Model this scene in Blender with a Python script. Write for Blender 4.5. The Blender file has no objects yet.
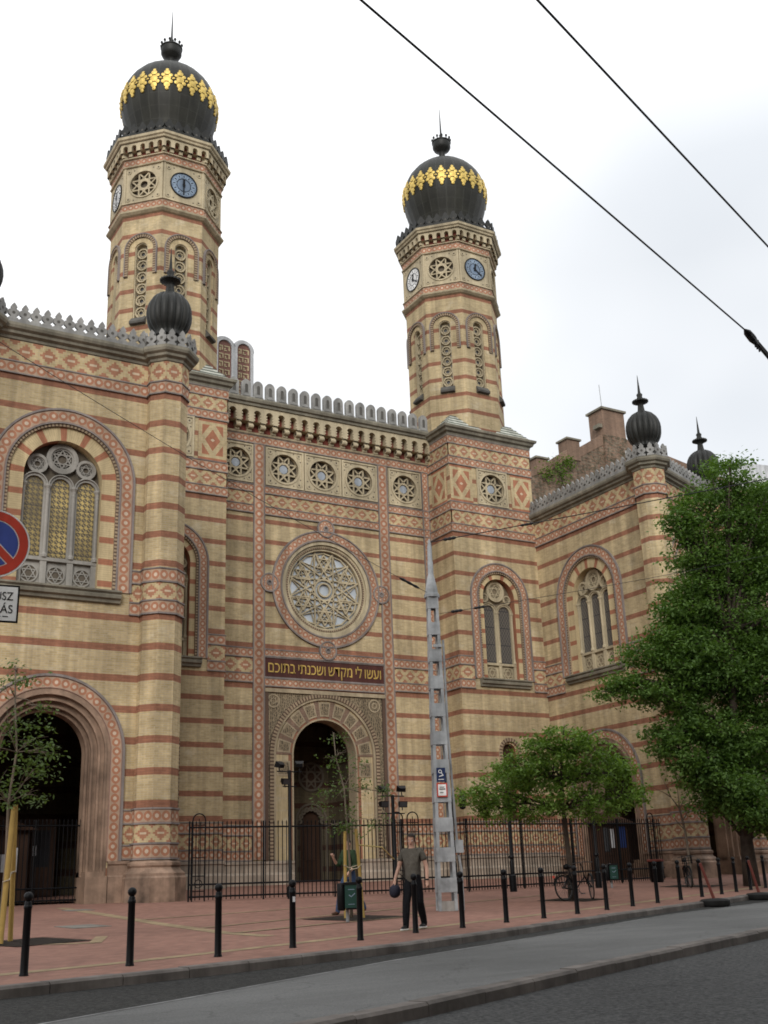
import bpy, bmesh, math, random
import numpy as np
from mathutils import Vector, Matrix
R = math.radians
PI = math.pi
random.seed(7)
scene = bpy.context.scene
COL = scene.collection

# ------------------------------------------------------------------ helpers
def ground(x, y):
    """height of the gently rising pavement"""
    yy = max(-20.0, min(60.0, y)); xx = max(-40.0, min(90.0, x))
    return -1.2234679 + 0.0026878*xx + 0.0333306*yy

class Fr:
    """local frame of a vertical face: u to the right seen from outside, t up, d inward"""
    def __init__(s, ox, oy, nx, ny):
        s.o = (ox, oy); s.n = (nx, ny); s.a = (-ny, nx)
    def p(s, u, t, d=0.0):
        return (s.o[0]+s.a[0]*u-s.n[0]*d, s.o[1]+s.a[1]*u-s.n[1]*d, t)

class MB:
    """collects faces, built as one mesh object"""
    def __init__(s):
        s.v = []; s.f = []; s.m = []; s.uv = []
    def face(s, pts, mi=0, uv=None):
        n = len(s.v); s.v += [tuple(p) for p in pts]
        s.f.append(tuple(range(n, n+len(pts)))); s.m.append(mi)
        if uv is None:
            a = Vector(pts[0]); nr = Vector((0, 0, 0))
            for i in range(len(pts)):
                p, q = pts[i], pts[(i+1) % len(pts)]
                nr += Vector(((p[1]-q[1])*(p[2]+q[2]), (p[2]-q[2])*(p[0]+q[0]), (p[0]-q[0])*(p[1]+q[1])))
            l = nr.length or 1; nr /= l
            h = math.hypot(nr.x, nr.y)
            if h < 0.5: uv = [(p[0], p[1]) for p in pts]
            else:
                tx, ty = -nr.y/h, nr.x/h
                uv = [(p[0]*tx+p[1]*ty, p[2]) for p in pts]
        s.uv.append(uv)
    def slab(s, F, u0, u1, t0, t1, d0, d1, mi=0, uvf=None, back=False):
        P = F.p
        fr = [P(u0,t0,d0), P(u1,t0,d0), P(u1,t1,d0), P(u0,t1,d0)]
        bk = [P(u0,t0,d1), P(u1,t0,d1), P(u1,t1,d1), P(u0,t1,d1)]
        s.face(fr, mi, uvf)
        for i in range(4):
            j = (i+1) % 4
            s.face([fr[j], fr[i], bk[i], bk[j]], mi)
        if back: s.face(bk[::-1], mi)
    def band(s, F, u0, u1, t0, t1, d0, d1, mi, edge=None, em=0.045, eo=0.03, ustart=None):
        """patterned strip: uv u in band heights, v 0..1; optional moulding top and bottom"""
        h = t1-t0; n = max(1, round((u1-u0)/(h*(.78 if mi == 0 else 1))))
        us = 0 if ustart is None else ustart
        k = n if ustart is None else (u1-u0)/h
        s.slab(F, u0, u1, t0, t1, d0, d1, mi, [(us,0),(us+k,0),(us+k,1),(us,1)])
        if edge is not None:
            s.slab(F, u0, u1, t0-em*0.5, t0+em*0.5, d0-eo, d1, edge)
            s.slab(F, u0, u1, t1-em*0.5, t1+em*0.5, d0-eo, d1, edge)
    def bandv(s, F, u0, u1, t0, t1, d0, d1, mi, edge=None, em=0.045, eo=0.03):
        w = u1-u0; n = max(1, round((t1-t0)/(w*.78)))
        s.slab(F, u0, u1, t0, t1, d0, d1, mi, [(0,0),(0,1),(n,1),(n,0)])
        if edge is not None:
            s.slab(F, u0-em*0.5, u0+em*0.5, t0, t1, d0-eo, d1, edge)
            s.slab(F, u1-em*0.5, u1+em*0.5, t0, t1, d0-eo, d1, edge)
    def box(s, x0, x1, y0, y1, z0, z1, mi=0):
        F = Fr(0, y0, 0, -1)
        s.slab(F, x0, x1, z0, z1, 0, y1-y0, mi, None, True)
    def wall(s, F, u0, u1, t0, t1, ops, mi=0, rmi=None, depth=0.4, segs=20, d=0.0):
        """face with arched openings (c,a,zb,zs); reveals of given depth"""
        P = F.p; rmi = mi if rmi is None else rmi
        ops = sorted(ops, key=lambda o: o[0]); cur = u0
        def q(a, b, c, e):
            if b-a > 1e-5 and e-c > 1e-5: s.face([P(a,c,d),P(b,c,d),P(b,e,d),P(a,e,d)], mi)
        for (c, a, zb, zs) in ops:
            q(cur, c-a, t0, t1)
            q(c-a, c+a, t0, zb)
            arc = [(c-a*math.cos(PI*i/segs), zs+a*math.sin(PI*i/segs)) for i in range(segs+1)]
            for i in range(segs):
                (x0,z0),(x1,z1) = arc[i],arc[i+1]
                s.face([P(x0,z0,d),P(x1,z1,d),P(x1,t1,d),P(x0,t1,d)], mi)
                s.face([P(x0,z0,d+depth),P(x1,z1,d+depth),P(x1,z1,d),P(x0,z0,d)], rmi,
                       [(0,i*.1),(0,i*.1+.1),(depth,i*.1+.1),(depth,i*.1)])
            s.face([P(c-a,zb,d),P(c-a,zb,d+depth),P(c-a,zs,d+depth),P(c-a,zs,d)], rmi)
            s.face([P(c+a,zb,d+depth),P(c+a,zb,d),P(c+a,zs,d),P(c+a,zs,d+depth)], rmi)
            s.face([P(c-a,zb,d),P(c+a,zb,d),P(c+a,zb,d+depth),P(c-a,zb,d+depth)], rmi)
            cur = c+a
        q(cur, u1, t0, t1)
    def wallhole(s, F, u0, u1, t0, t1, c, zc, r, mi=0, rmi=None, depth=0.4, segs=48, d=0.0):
        """rectangle with one round hole"""
        P = F.p; rmi = mi if rmi is None else rmi
        def q(a, b, c_, e):
            if b-a > 1e-5 and e-c_ > 1e-5: s.face([P(a,c_,d),P(b,c_,d),P(b,e,d),P(a,e,d)], mi)
        H = min(c-u0, u1-c, zc-t0, t1-zc)
        q(u0, c-H, t0, t1); q(c+H, u1, t0, t1); q(c-H, c+H, t0, zc-H); q(c-H, c+H, zc+H, t1)
        pts = []
        for i in range(segs):
            an = 2*PI*i/segs+PI/4; x, z = math.cos(an), math.sin(an); m = max(abs(x), abs(z))
            pts.append(((c+r*x, zc+r*z), (c+H*x/m, zc+H*z/m)))
        for i in range(segs):
            (a, A), (b, B) = pts[i], pts[(i+1) % segs]
            s.face([P(*a,d),P(*A,d),P(*B,d),P(*b,d)], mi)
            s.face([P(*a,d),P(*b,d),P(*b,d+depth),P(*a,d+depth)], rmi)
    def ring(s, F, c, zs, r0, r1, d0, d1, zb, mi, segs=32, uvh=None, legs=True, inner=True):
        """arch ring with straight legs down to zb; uv u along, v across"""
        path = []
        if legs: path.append(((c-r0,zb),(c-r1,zb),0.0))
        L0 = (zs-zb) if legs else 0.0; rm = (r0+r1)/2
        for i in range(segs+1):
            an = PI-PI*i/segs; co, si = math.cos(an), math.sin(an)
            path.append(((c+r0*co,zs+r0*si),(c+r1*co,zs+r1*si),L0+rm*PI*i/segs))
        if legs: path.append(((c+r0,zb),(c+r1,zb),2*L0+rm*PI))
        s.strip(F, path, d0, d1, mi, uvh or (r1-r0), inner)
    def strip(s, F, path, d0, d1, mi, h, inner=True):
        P = F.p; tot = path[-1][2]; k = max(1, round(tot/(h*.78 if h > .3 else h)))/tot
        for i in range(len(path)-1):
            (a,A,l),(b,B,m) = path[i],path[i+1]
            s.face([P(*a,d0),P(*b,d0),P(*B,d0),P(*A,d0)][::-1] if False else [P(*a,d0),P(*b,d0),P(*B,d0),P(*A,d0)], mi,
                   [(l*k,0),(m*k,0),(m*k,1),(l*k,1)])
            s.face([P(*A,d0),P(*B,d0),P(*B,d1),P(*A,d1)], mi)
            if inner: s.face([P(*b,d0),P(*a,d0),P(*a,d1),P(*b,d1)], mi)
    def circ(s, F, c, zc, r0, r1, d0, d1, mi, segs=40, uvh=None):
        path = []; rm = (r0+r1)/2
        for i in range(segs+1):
            an = PI-2*PI*i/segs; co, si = math.cos(an), math.sin(an)
            path.append(((c+r0*co,zc+r0*si),(c+r1*co,zc+r1*si),rm*2*PI*i/segs))
        s.strip(F, path, d0, d1, mi, uvh or (r1-r0))
    def disc(s, F, c, zc, r, d, mi, segs=32):
        s.face([F.p(c+r*math.cos(2*PI*i/segs), zc+r*math.sin(2*PI*i/segs), d) for i in range(segs)], mi)
    def archface(s, F, c, zb, zs, r, d, mi, segs=20):
        pts = [F.p(c-r,zb,d), F.p(c+r,zb,d)] + [F.p(c+r*math.cos(PI*i/segs), zs+r*math.sin(PI*i/segs), d) for i in range(segs+1)]
        s.face(pts, mi)
    def bar(s, F, p, q, w, d0, d1, mi):
        """straight bar in the face plane from p to q"""
        dx, dz = q[0]-p[0], q[1]-p[1]; l = math.hypot(dx, dz) or 1; ox, oz = -dz/l*w/2, dx/l*w/2
        A = [(p[0]-ox,p[1]-oz),(q[0]-ox,q[1]-oz),(q[0]+ox,q[1]+oz),(p[0]+ox,p[1]+oz)]
        f = [F.p(*a,d0) for a in A]; b = [F.p(*a,d1) for a in A]
        s.face(f, mi)
        for i in range(4):
            j = (i+1) % 4; s.face([f[j],f[i],b[i],b[j]], mi)
    def star(s, F, c, zc, r, n, k, w, d0, d1, mi, rot=0.0):
        for i in range(n):
            a = rot+2*PI*i/n; b = rot+2*PI*(i+k)/n
            e = 0.004*(i % 3)
            s.bar(F, (c+r*math.cos(a), zc+r*math.sin(a)), (c+r*math.cos(b), zc+r*math.sin(b)), w, d0-e, d1, mi)
    def poly(s, F, pts, d0, d1, mi, back=False):
        f = [F.p(*a,d0) for a in pts]; b = [F.p(*a,d1) for a in pts]
        s.face(f, mi)
        for i in range(len(pts)):
            j = (i+1) % len(pts); s.face([f[j],f[i],b[i],b[j]], mi)
        if back: s.face(b[::-1], mi)
    def sweep(s, corners, prof, mi, mis=None):
        """closed moulding round a polygon; corners(d) gives points at projection d; prof [(d,z)]"""
        for k in range(len(prof)-1):
            (d0,z0),(d1,z1) = prof[k],prof[k+1]
            A = corners(d0); B = corners(d1); n = len(A)
            for i in range(n):
                j = (i+1) % n
                s.face([(*A[i],z0),(*A[j],z0),(*B[j],z1),(*B[i],z1)], mi if mis is None else mis[k])
    def run(s, F, u0, u1, prof, mi):
        """straight moulding; prof [(projection,z)] from bottom to top"""
        for k in range(len(prof)-1):
            (a,z0),(b,z1) = prof[k],prof[k+1]
            s.face([F.p(u0,z0,-a),F.p(u1,z0,-a),F.p(u1,z1,-b),F.p(u0,z1,-b)], mi)
        for u, rev in ((u0,False),(u1,True)):
            pts = [F.p(u,z,-a) for a,z in prof] + [F.p(u,prof[-1][1],0.0),F.p(u,prof[0][1],0.0)]
            s.face(pts if rev else pts[::-1], mi)
    def lathe(s, cx, cy, prof, n, mi, flute=0, fl=0.0):
        rings = []
        for r, z in prof:
            rr = []
            for i in range(n):
                a = 2*PI*i/n; q = r*(1-fl*(1-abs(math.sin(a*flute/2)))) if flute else r
                rr.append((cx+q*math.cos(a), cy+q*math.sin(a), z))
            rings.append(rr)
        for k in range(len(rings)-1):
            for i in range(n):
                j = (i+1) % n
                s.face([rings[k][i],rings[k][j],rings[k+1][j],rings[k+1][i]], mi,
                       [(i/n,prof[k][1]),((i+1)/n,prof[k][1]),((i+1)/n,prof[k+1][1]),(i/n,prof[k+1][1])])
        if prof[0][0] > 1e-4: s.face(rings[0][::-1], mi)
        if prof[-1][0] > 1e-4: s.face(rings[-1], mi)
    def tube(s, pts, rad, n=8, mi=0, caps=True):
        pts = [Vector(p) for p in pts]
        rads = rad if isinstance(rad, (list, tuple)) else [rad]*len(pts)
        rings = []; up = None
        for i, p in enumerate(pts):
            t = (pts[min(i+1,len(pts)-1)]-pts[max(i-1,0)])
            if t.length < 1e-9: t = Vector((0,0,1))
            t.normalize()
            if up is None:
                up = Vector((0,0,1)) if abs(t.z) < .9 else Vector((1,0,0))
            a = t.cross(up); a.normalize(); b = a.cross(t); up = b
            rings.append([tuple(p+a*rads[i]*math.cos(2*PI*k/n)-b*rads[i]*math.sin(2*PI*k/n)) for k in range(n)])
        for i in range(len(rings)-1):
            for k in range(n):
                j = (k+1) % n
                s.face([rings[i][k],rings[i+1][k],rings[i+1][j],rings[i][j]][::-1], mi)
        if caps:
            s.face(rings[0], mi); s.face(rings[-1][::-1], mi)
    def torus(s, M, r, t, n=32, m=8, mi=0):
        g = []
        for i in range(n):
            a = 2*PI*i/n
            g.append([tuple(M @ Vector(((r+t*math.cos(2*PI*k/m))*math.cos(a), t*math.sin(2*PI*k/m), (r+t*math.cos(2*PI*k/m))*math.sin(a)))) for k in range(m)])
        for i in range(n):
            for k in range(m):
                s.face([g[i][k],g[i][(k+1)%m],g[(i+1)%n][(k+1)%m],g[(i+1)%n][k]], mi)
    def build(s, name, mats, parent=None, smooth=False, weld=False, recalc=False, loc=None):
        me = bpy.data.meshes.new(name)
        v = s.v
        if loc is not None: v = [(p[0]-loc[0],p[1]-loc[1],p[2]-loc[2]) for p in v]
        me.from_pydata(v, [], s.f)
        if not isinstance(mats, (list, tuple)): mats = [mats]
        for m in mats: me.materials.append(m)
        me.polygons.foreach_set('material_index', s.m)
        ul = me.uv_layers.new(name='UVMap')
        flat = [c for f in s.uv for p in f for c in p]
        ul.data.foreach_set('uv', flat)
        if weld or smooth or recalc:
            bm = bmesh.new(); bm.from_mesh(me)
            bmesh.ops.remove_doubles(bm, verts=bm.verts, dist=1e-4)
            if recalc or smooth: bmesh.ops.recalc_face_normals(bm, faces=bm.faces)
            bm.to_mesh(me); bm.free()
        if smooth:
            for p in me.polygons: p.use_smooth = True
            if smooth is not True: me.set_sharp_from_angle(angle=R(smooth))
        me.update()
        o = bpy.data.objects.new(name, me); COL.objects.link(o)
        if loc is not None: o.location = loc
        if parent is not None:
            o.parent = parent
        return o

def build_split(mb, name, mats, parent):
    """build every separate piece as an object of its own"""
    n = len(mb.f); bb = []
    for f in mb.f:
        P = [mb.v[i] for i in f]; bb.append([min(p[k] for p in P)-.03 for k in range(3)]+[max(p[k] for p in P)+.03 for k in range(3)])
    B = np.array(bb); root = list(range(n))
    def find(i):
        while root[i] != i: root[i] = root[root[i]]; i = root[i]
        return i
    for i in range(n):
        hit = np.nonzero(np.all((B[i+1:,:3] <= B[i,3:]) & (B[i+1:,3:] >= B[i,:3]), axis=1))[0]
        for j in hit: root[find(int(j)+i+1)] = find(i)
    groups = {}
    for i in range(n): groups.setdefault(find(i), []).append(i)
    out = []
    for idx in groups.values():
        m = MB()
        for i in idx: m.face([mb.v[k] for k in mb.f[i]], mb.m[i], mb.uv[i])
        out.append(m.build(name, mats, parent))
    return out
def tag(o, label=None, cat=None, group=None, kind=None):
    if label: o['label'] = label
    if cat: o['category'] = cat
    if group: o['group'] = group
    if kind: o['kind'] = kind
    return o
def thing(name, label, cat, loc=(0,0,0), rz=0.0, group=None):
    o = bpy.data.objects.new(name, None); COL.objects.link(o)
    o.location = loc; o.rotation_euler = (0,0,rz); o.empty_display_size = 0.2
    return tag(o, label, cat, group)
def copy_tree(o, parent=None):
    c = o.copy(); COL.objects.link(c)
    if parent is not None: c.parent = parent
    for ch in list(o.children): copy_tree(ch, c)
    return c
def octa(cx, cy, ap):
    """frames of the eight facets of an axis aligned octagon, with half width"""
    hw = ap*math.tan(PI/8); out = []
    for k in range(8):
        a = -PI/2+k*PI/4
        out.append((Fr(cx+ap*math.cos(a), cy+ap*math.sin(a), math.cos(a), math.sin(a)), hw))
    return out
def octcorners(cx, cy, ap):
    def f(d):
        Rr = (ap+d)/math.cos(PI/8)
        return [(cx+Rr*math.cos(-PI/2-PI/8+k*PI/4), cy+Rr*math.sin(-PI/2-PI/8+k*PI/4)) for k in range(8)]
    return f
def rectcorners(x0, x1, y0, y1):
    return lambda d: [(x0-d,y0-d),(x1+d,y0-d),(x1+d,y1+d),(x0-d,y1+d)]
def convert(o, name, mats, parent=None):
    """evaluate a text or modified object into a plain mesh object"""
    bpy.context.view_layer.update()
    dg = bpy.context.evaluated_depsgraph_get()
    me = bpy.data.meshes.new_from_object(o.evaluated_get(dg))
    n = bpy.data.objects.new(name, me); COL.objects.link(n)
    n.matrix_world = o.matrix_world.copy()
    me.materials.clear()
    for m in (mats if isinstance(mats,(list,tuple)) else [mats]): me.materials.append(m)
    bpy.data.objects.remove(o)
    if parent is not None: n.parent = parent
    return n
def text(body, size, mat, matrix, name='lettering', parent=None, extrude=0.01, width=None, align='CENTER', bold=0.0):
    cu = bpy.data.curves.new(name, 'FONT'); cu.body = body; cu.size = size; cu.extrude = extrude
    cu.align_x = align; cu.align_y = 'CENTER'; cu.offset = bold
    o = bpy.data.objects.new('tmp_text', cu); COL.objects.link(o)
    bpy.context.view_layer.update()
    w = o.dimensions.x
    M = matrix.copy()
    if width and w > 1e-4: M = M @ Matrix.Diagonal((width/w, 1, 1, 1))
    o.matrix_world = M
    n = convert(o, name, mat, None)
    n.data.transform(M); n.matrix_world = Matrix.Identity(4)
    if parent is not None:
        n.parent = parent
        n.matrix_parent_inverse = Matrix.Identity(4)
    return n
# ------------------------------------------------------------------ materials
class Nt:
    def __init__(s, name):
        s.m = bpy.data.materials.new(name); s.m.use_nodes = True
        s.t = s.m.node_tree; s.t.nodes.clear()
        s.out = s.t.nodes.new('ShaderNodeOutputMaterial')
        s.b = s.t.nodes.new('ShaderNodeBsdfPrincipled')
        s.t.links.new(s.b.outputs[0], s.out.inputs[0])
    def n(s, ty): return s.t.nodes.new(ty)
    def set(s, sock, v):
        if hasattr(v, 'is_output'): s.t.links.new(v, sock)
        elif isinstance(v, tuple) and len(v) == 3 and len(sock.default_value) == 4: sock.default_value = (*v, 1)
        else: sock.default_value = v
    def M(s, op, a, b=None, c=None):
        n = s.n('ShaderNodeMath'); n.operation = op
        for i, v in enumerate((a, b, c)):
            if v is not None: s.set(n.inputs[i], v)
        return n.outputs[0]
    def mix(s, f, a, b, bt='MIX'):
        n = s.n('ShaderNodeMix'); n.data_type = 'RGBA'; n.blend_type = bt
        s.set(n.inputs[0], f); s.set(n.inputs[6], a); s.set(n.inputs[7], b)
        return n.outputs[2]
    def uv(s):
        n = s.n('ShaderNodeUVMap'); n.uv_map = 'UVMap'
        x = s.n('ShaderNodeSeparateXYZ'); s.t.links.new(n.outputs[0], x.inputs[0])
        s.uvo = n.outputs[0]
        return x.outputs[0], x.outputs[1]
    def pos(s):
        n = s.n('ShaderNodeTexCoord'); return n.outputs['Object']
    def noise(s, scale, detail=3, vec=None, rough=.55):
        n = s.n('ShaderNodeTexNoise'); n.inputs['Scale'].default_value = scale
        n.inputs['Detail'].default_value = detail; n.inputs['Roughness'].default_value = rough
        s.t.links.new(vec if vec is not None else s.pos(), n.inputs['Vector'])
        return n.outputs['Fac']
    def map(s, v, a, b, c, d):
        n = s.n('ShaderNodeMapRange'); s.set(n.inputs[0], v)
        for i, q in enumerate((a,b,c,d)): n.inputs[i+1].default_value = q
        return n.outputs[0]
    def stretch(s, x, y, z):
        n = s.n('ShaderNodeMapping'); n.inputs['Scale'].default_value = (x,y,z)
        s.t.links.new(s.pos(), n.inputs['Vector']); return n.outputs[0]
    def done(s, col, rough=.85, metal=0.0, spec=.25, bump=None, bd=.02, bs=.4):
        s.set(s.b.inputs['Base Color'], col); s.set(s.b.inputs['Roughness'], rough)
        s.set(s.b.inputs['Metallic'], metal); s.b.inputs['Specular IOR Level'].default_value = spec
        if bump is not None:
            n = s.n('ShaderNodeBump'); n.inputs['Strength'].default_value = bs; n.inputs['Distance'].default_value = bd
            s.set(n.inputs['Height'], bump); s.t.links.new(n.outputs[0], s.b.inputs['Normal'])
        return s.m
    def dirty(s, col, lo=.72, hi=1.12, sc=.35):
        """large weather stains and fine grain with a shape of their own"""
        a = s.map(s.noise(sc, 5), .3, .7, lo, hi)
        b = s.map(s.noise(9, 2), .3, .7, .92, 1.06)
        c = s.map(s.noise(1.0, 5, s.stretch(2.6,2.6,.14), .6), .36, .66, .70, 1.08)
        f = s.M('MULTIPLY', s.M('MULTIPLY', a, b), c)
        x = s.n('ShaderNodeCombineColor')
        for i in range(3): s.t.links.new(f, x.inputs[i])
        return s.mix(1.0, col, x.outputs[0], 'MULTIPLY')

YEL1, YEL2, MORT = (.555,.435,.245), (.425,.33,.172), (.48,.40,.275)
RED1, RED2 = (.335,.155,.092), (.25,.113,.068)

def brick_nodes(s, c1, c2, mo, vec=None, bw=.27, rh=.075, ms=.011):
    n = s.n('ShaderNodeTexBrick'); n.inputs['Scale'].default_value = 1.0
    n.inputs['Brick Width'].default_value = bw; n.inputs['Row Height'].default_value = rh
    n.inputs['Mortar Size'].default_value = ms; n.inputs['Mortar Smooth'].default_value = .2
    n.inputs['Bias'].default_value = 0.0
    for k, c in (('Color1',c1),('Color2',c2),('Mortar',mo)): s.set(n.inputs[k], c)
    s.t.links.new(vec if vec is not None else s.uvo, n.inputs['Vector'])
    return n

def brick_mat(name, low, up, split, th=.235, dark=1.0):
    s = Nt(name); u, v = s.uv()
    def lat(z0, p):
        f = s.M('FRACT', s.M('ADD', s.M('DIVIDE', s.M('SUBTRACT', v, z0), p), .5))
        return s.M('LESS_THAN', s.M('MULTIPLY', s.M('ABSOLUTE', s.M('SUBTRACT', f, .5)), p), th/2)
    if up is None: m = lat(*low)
    else:
        g = s.M('GREATER_THAN', v, split)
        m = s.M('ADD', s.M('MULTIPLY', lat(*up), g), s.M('MULTIPLY', lat(*low), s.M('SUBTRACT', 1.0, g)))
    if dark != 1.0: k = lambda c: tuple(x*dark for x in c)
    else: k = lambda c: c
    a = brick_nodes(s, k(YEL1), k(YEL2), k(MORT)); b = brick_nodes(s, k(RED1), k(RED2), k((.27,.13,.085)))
    ya = s.mix(s.map(s.noise(.8, 6, s.stretch(1,1,1.8), .7), .56, .66, 0, .55), a.outputs[0], k((.58,.50,.36)))
    ya = s.mix(s.map(s.noise(.5, 7, s.stretch(1,1,.8), .72), .58, .70, 0, .5), ya, k((.25,.21,.14)))
    col = s.dirty(s.mix(m, ya, b.outputs[0]))
    return s.done(col, .9, bump=s.M('SUBTRACT', 1.0, a.outputs['Fac']), bd=.012, bs=.5)

M = {}
M['brick_wing'] = brick_mat('striped_brick_wing', (2.97,1.02), (10.96,1.04), 10.0)
M['brick_body'] = brick_mat('striped_brick_body', (3.15,1.02), (11.2,1.04), 10.2)
M['brick_tower'] = brick_mat('striped_brick_tower', (23.72,1.025), None, 0, .24)
M['brick_inner_shaded'] = brick_mat('striped_brick_inner_shaded', (3.15,1.02), None, 0, .25, .2)  # body brick with the porch shade multiplied into its colour

def plain(name, col, rough=.85, lo=.75, hi=1.12, sc=.6, metal=0.0, spec=.25, bump=0.0):
    s = Nt(name); c = s.dirty(col, lo, hi, sc)
    return s.done(c, rough, metal, spec, s.noise(14, 4) if bump else None, .01, bump or .1)
M['stone'] = plain('tan_carved_stone', (.46,.39,.262), bump=.4)
M['portal_stone'] = plain('brown_carved_stone', (.37,.30,.20), bump=.4)
M['stone_grey'] = plain('grey_carved_stone', (.31,.295,.265), bump=.4)
M['cornice'] = plain('weathered_cornice_stone', (.24,.22,.17), lo=.55, sc=.8, bump=.4)
M['moulding'] = plain('grey_brick_moulding', (.235,.205,.19))
M['merlon'] = plain('grey_battlement_zinc', (.27,.265,.25), .6, lo=.6, sc=1.4, spec=.4)
M['merlon_dark'] = plain('battlement_recess', (.10,.095,.085))
M['copper'] = plain('pale_copper_steps', (.56,.57,.50), .6)
M['copper_dark'] = plain('dark_copper_joint', (.10,.115,.095), .6)
M['head_stone'] = plain('tan_carved_ground', (.24,.19,.125))
M['dark_stone'] = plain('dark_carved_ground', (.12,.10,.075))
M['corbel_red'] = plain('red_corbel_ground', (.20,.055,.04))
M['plinth'] = plain('brown_plinth_stone', (.26,.175,.125), .7, lo=.35, hi=1.5, sc=1.3, bump=.3)
M['plinth_pale'] = plain('pale_plinth_stone', (.40,.33,.26), .8, lo=.6, sc=.8, bump=.3)
M['marble'] = plain('brown_portal_stone', (.33,.225,.16), .6, lo=.45, sc=1.2)
M['dome'] = None
M['gold'] = plain('gilded_metal', (.74,.54,.15), .5, lo=.75, hi=1.1, sc=3, metal=.5, spec=.4)
M['gold_letter'] = plain('gold_letter_paint', (.62,.43,.12), .5, metal=.3)
M['sign_maroon'] = plain('maroon_panel', (.08,.028,.022), .7)
M['black_iron'] = plain('black_iron', (.006,.006,.007), .6, spec=.12)
M['black_paint'] = plain('black_paint', (.005,.005,.006), .45, spec=.18)
M['cover'] = plain('grey_cover_plate', (.20,.185,.16))
M['zinc'] = plain('grey_pole_paint', (.42,.44,.45), .6, lo=.55, hi=1.12, sc=2.2, spec=.3)
M['concrete'] = plain('grey_concrete', (.36,.34,.31), bump=.5)
M['void'] = plain('dark_interior', (.018,.015,.013), .9)
M['wood_door'] = plain('dark_wood', (.05,.025,.014), .6)
M['brown_wood'] = plain('brown_board', (.055,.028,.017), .7)
M['bamboo'] = plain('yellow_stake_wood', (.46,.31,.09), .7, bump=.3)
M['bark'] = plain('grey_brown_bark', (.085,.065,.05), .9, lo=.5, sc=3, bump=.8)
M['bark_pale'] = plain('pale_sapling_bark', (.20,.16,.12), .9, sc=3)
M['white'] = plain('white_paint', (.88,.88,.86), .5, lo=.88)
M['red_paint'] = plain('red_paint', (.55,.06,.035), .45, lo=.85)
M['red_faded'] = plain('faded_red_plastic', (.22,.06,.045), .7)
M['navy'] = plain('navy_sign_paint', (.02,.035,.10), .4)
M['blue_sign'] = plain('blue_sign_paint', (.055,.085,.32), .4, lo=.9)
M['rubber'] = plain('black_rubber', (.022,.021,.020), .8)
M['green_bin'] = plain('dark_green_plastic', (.012,.05,.038), .5)
M['paper'] = plain('white_paper', (.75,.76,.78), .7)
M['blue_paper'] = plain('blue_notice', (.025,.05,.18), .7)
M['rope'] = plain('pale_rope', (.52,.45,.33), .9)
M['yellow_rope'] = plain('yellow_tape', (.62,.50,.16), .7)
M['chrome'] = plain('dull_steel', (.09,.09,.09), .4, metal=.5)
M['wire'] = plain('dark_wire', (.02,.02,.022), .5)
M['clock_blue'] = plain('blue_grey_clock_glass', (.13,.18,.25), .25, lo=.92, hi=1.05, spec=.5)
M['clock_ring'] = plain('clock_numeral_disc', (.21,.27,.345), .3, lo=.95)
M['clock_white'] = plain('white_clock_glass', (.72,.72,.70), .25, lo=.95, spec=.5)
def cloth(name, col, rough=.9, lo=.8):
    s = Nt(name); n = s.noise(7, 3, s.stretch(1.4,1.4,.8), .6)
    return s.done(s.dirty(col, lo, 1.15, 4), rough, spec=.15, bump=n, bd=.05, bs=.9)
M['skin'] = plain('skin', (.56,.33,.24), .55, lo=.92, hi=1.05)
M['hair'] = plain('dark_hair', (.025,.017,.012), .7)
M['tee'] = cloth('olive_grey_cotton', (.105,.095,.078), .9, lo=.85)
M['trousers'] = cloth('black_trousers', (.010,.010,.012), .85)
M['shoe'] = plain('black_shoe', (.015,.014,.014), .5)
M['jacket'] = cloth('dark_green_jacket', (.035,.06,.03), .9)
M['denim'] = cloth('blue_denim', (.05,.08,.15), .9)
M['brown_shoe'] = plain('brown_leather', (.09,.04,.022), .6)
M['bag'] = plain('dark_navy_bag', (.018,.017,.032), .7)
M['belt'] = plain('light_belt_steel', (.45,.45,.45), .4)
M['lens'] = plain('floodlight_glass', (.05,.05,.052), .25, spec=.4)

def dome_mat():
    s = Nt('dark_sheet_copper'); u, v = s.uv()
    f = s.M('FRACT', s.M('MULTIPLY', u, 28.0))
    seam = s.M('LESS_THAN', s.M('ABSOLUTE', s.M('SUBTRACT', f, .5)), .07)
    row = s.M('LESS_THAN', s.M('FRACT', s.M('MULTIPLY', v, 1.5)), .05)
    w = s.n('ShaderNodeTexWhiteNoise'); w.noise_dimensions = '2D'
    cb = s.n('ShaderNodeCombineXYZ')
    s.t.links.new(s.M('FLOOR', s.M('ADD', s.M('MULTIPLY', u, 28.0), .5)), cb.inputs[0]); s.t.links.new(s.M('FLOOR', s.M('MULTIPLY', v, 1.5)), cb.inputs[1])
    s.t.links.new(cb.outputs[0], w.inputs['Vector'])
    col = s.mix(w.outputs[0], (.018,.0175,.013), (.025,.0245,.018))
    col = s.mix(s.M('MAXIMUM', seam, row), col, (.034,.034,.027))
    return s.done(s.dirty(col, .75, 1.2, .8), .5, .1, .25, seam, .03, .5)
M['dome'] = dome_mat()
M['onion'] = plain('dark_onion_copper', (.024,.0245,.022), .5, metal=.1, spec=.25, lo=.75, sc=1.5)

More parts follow.
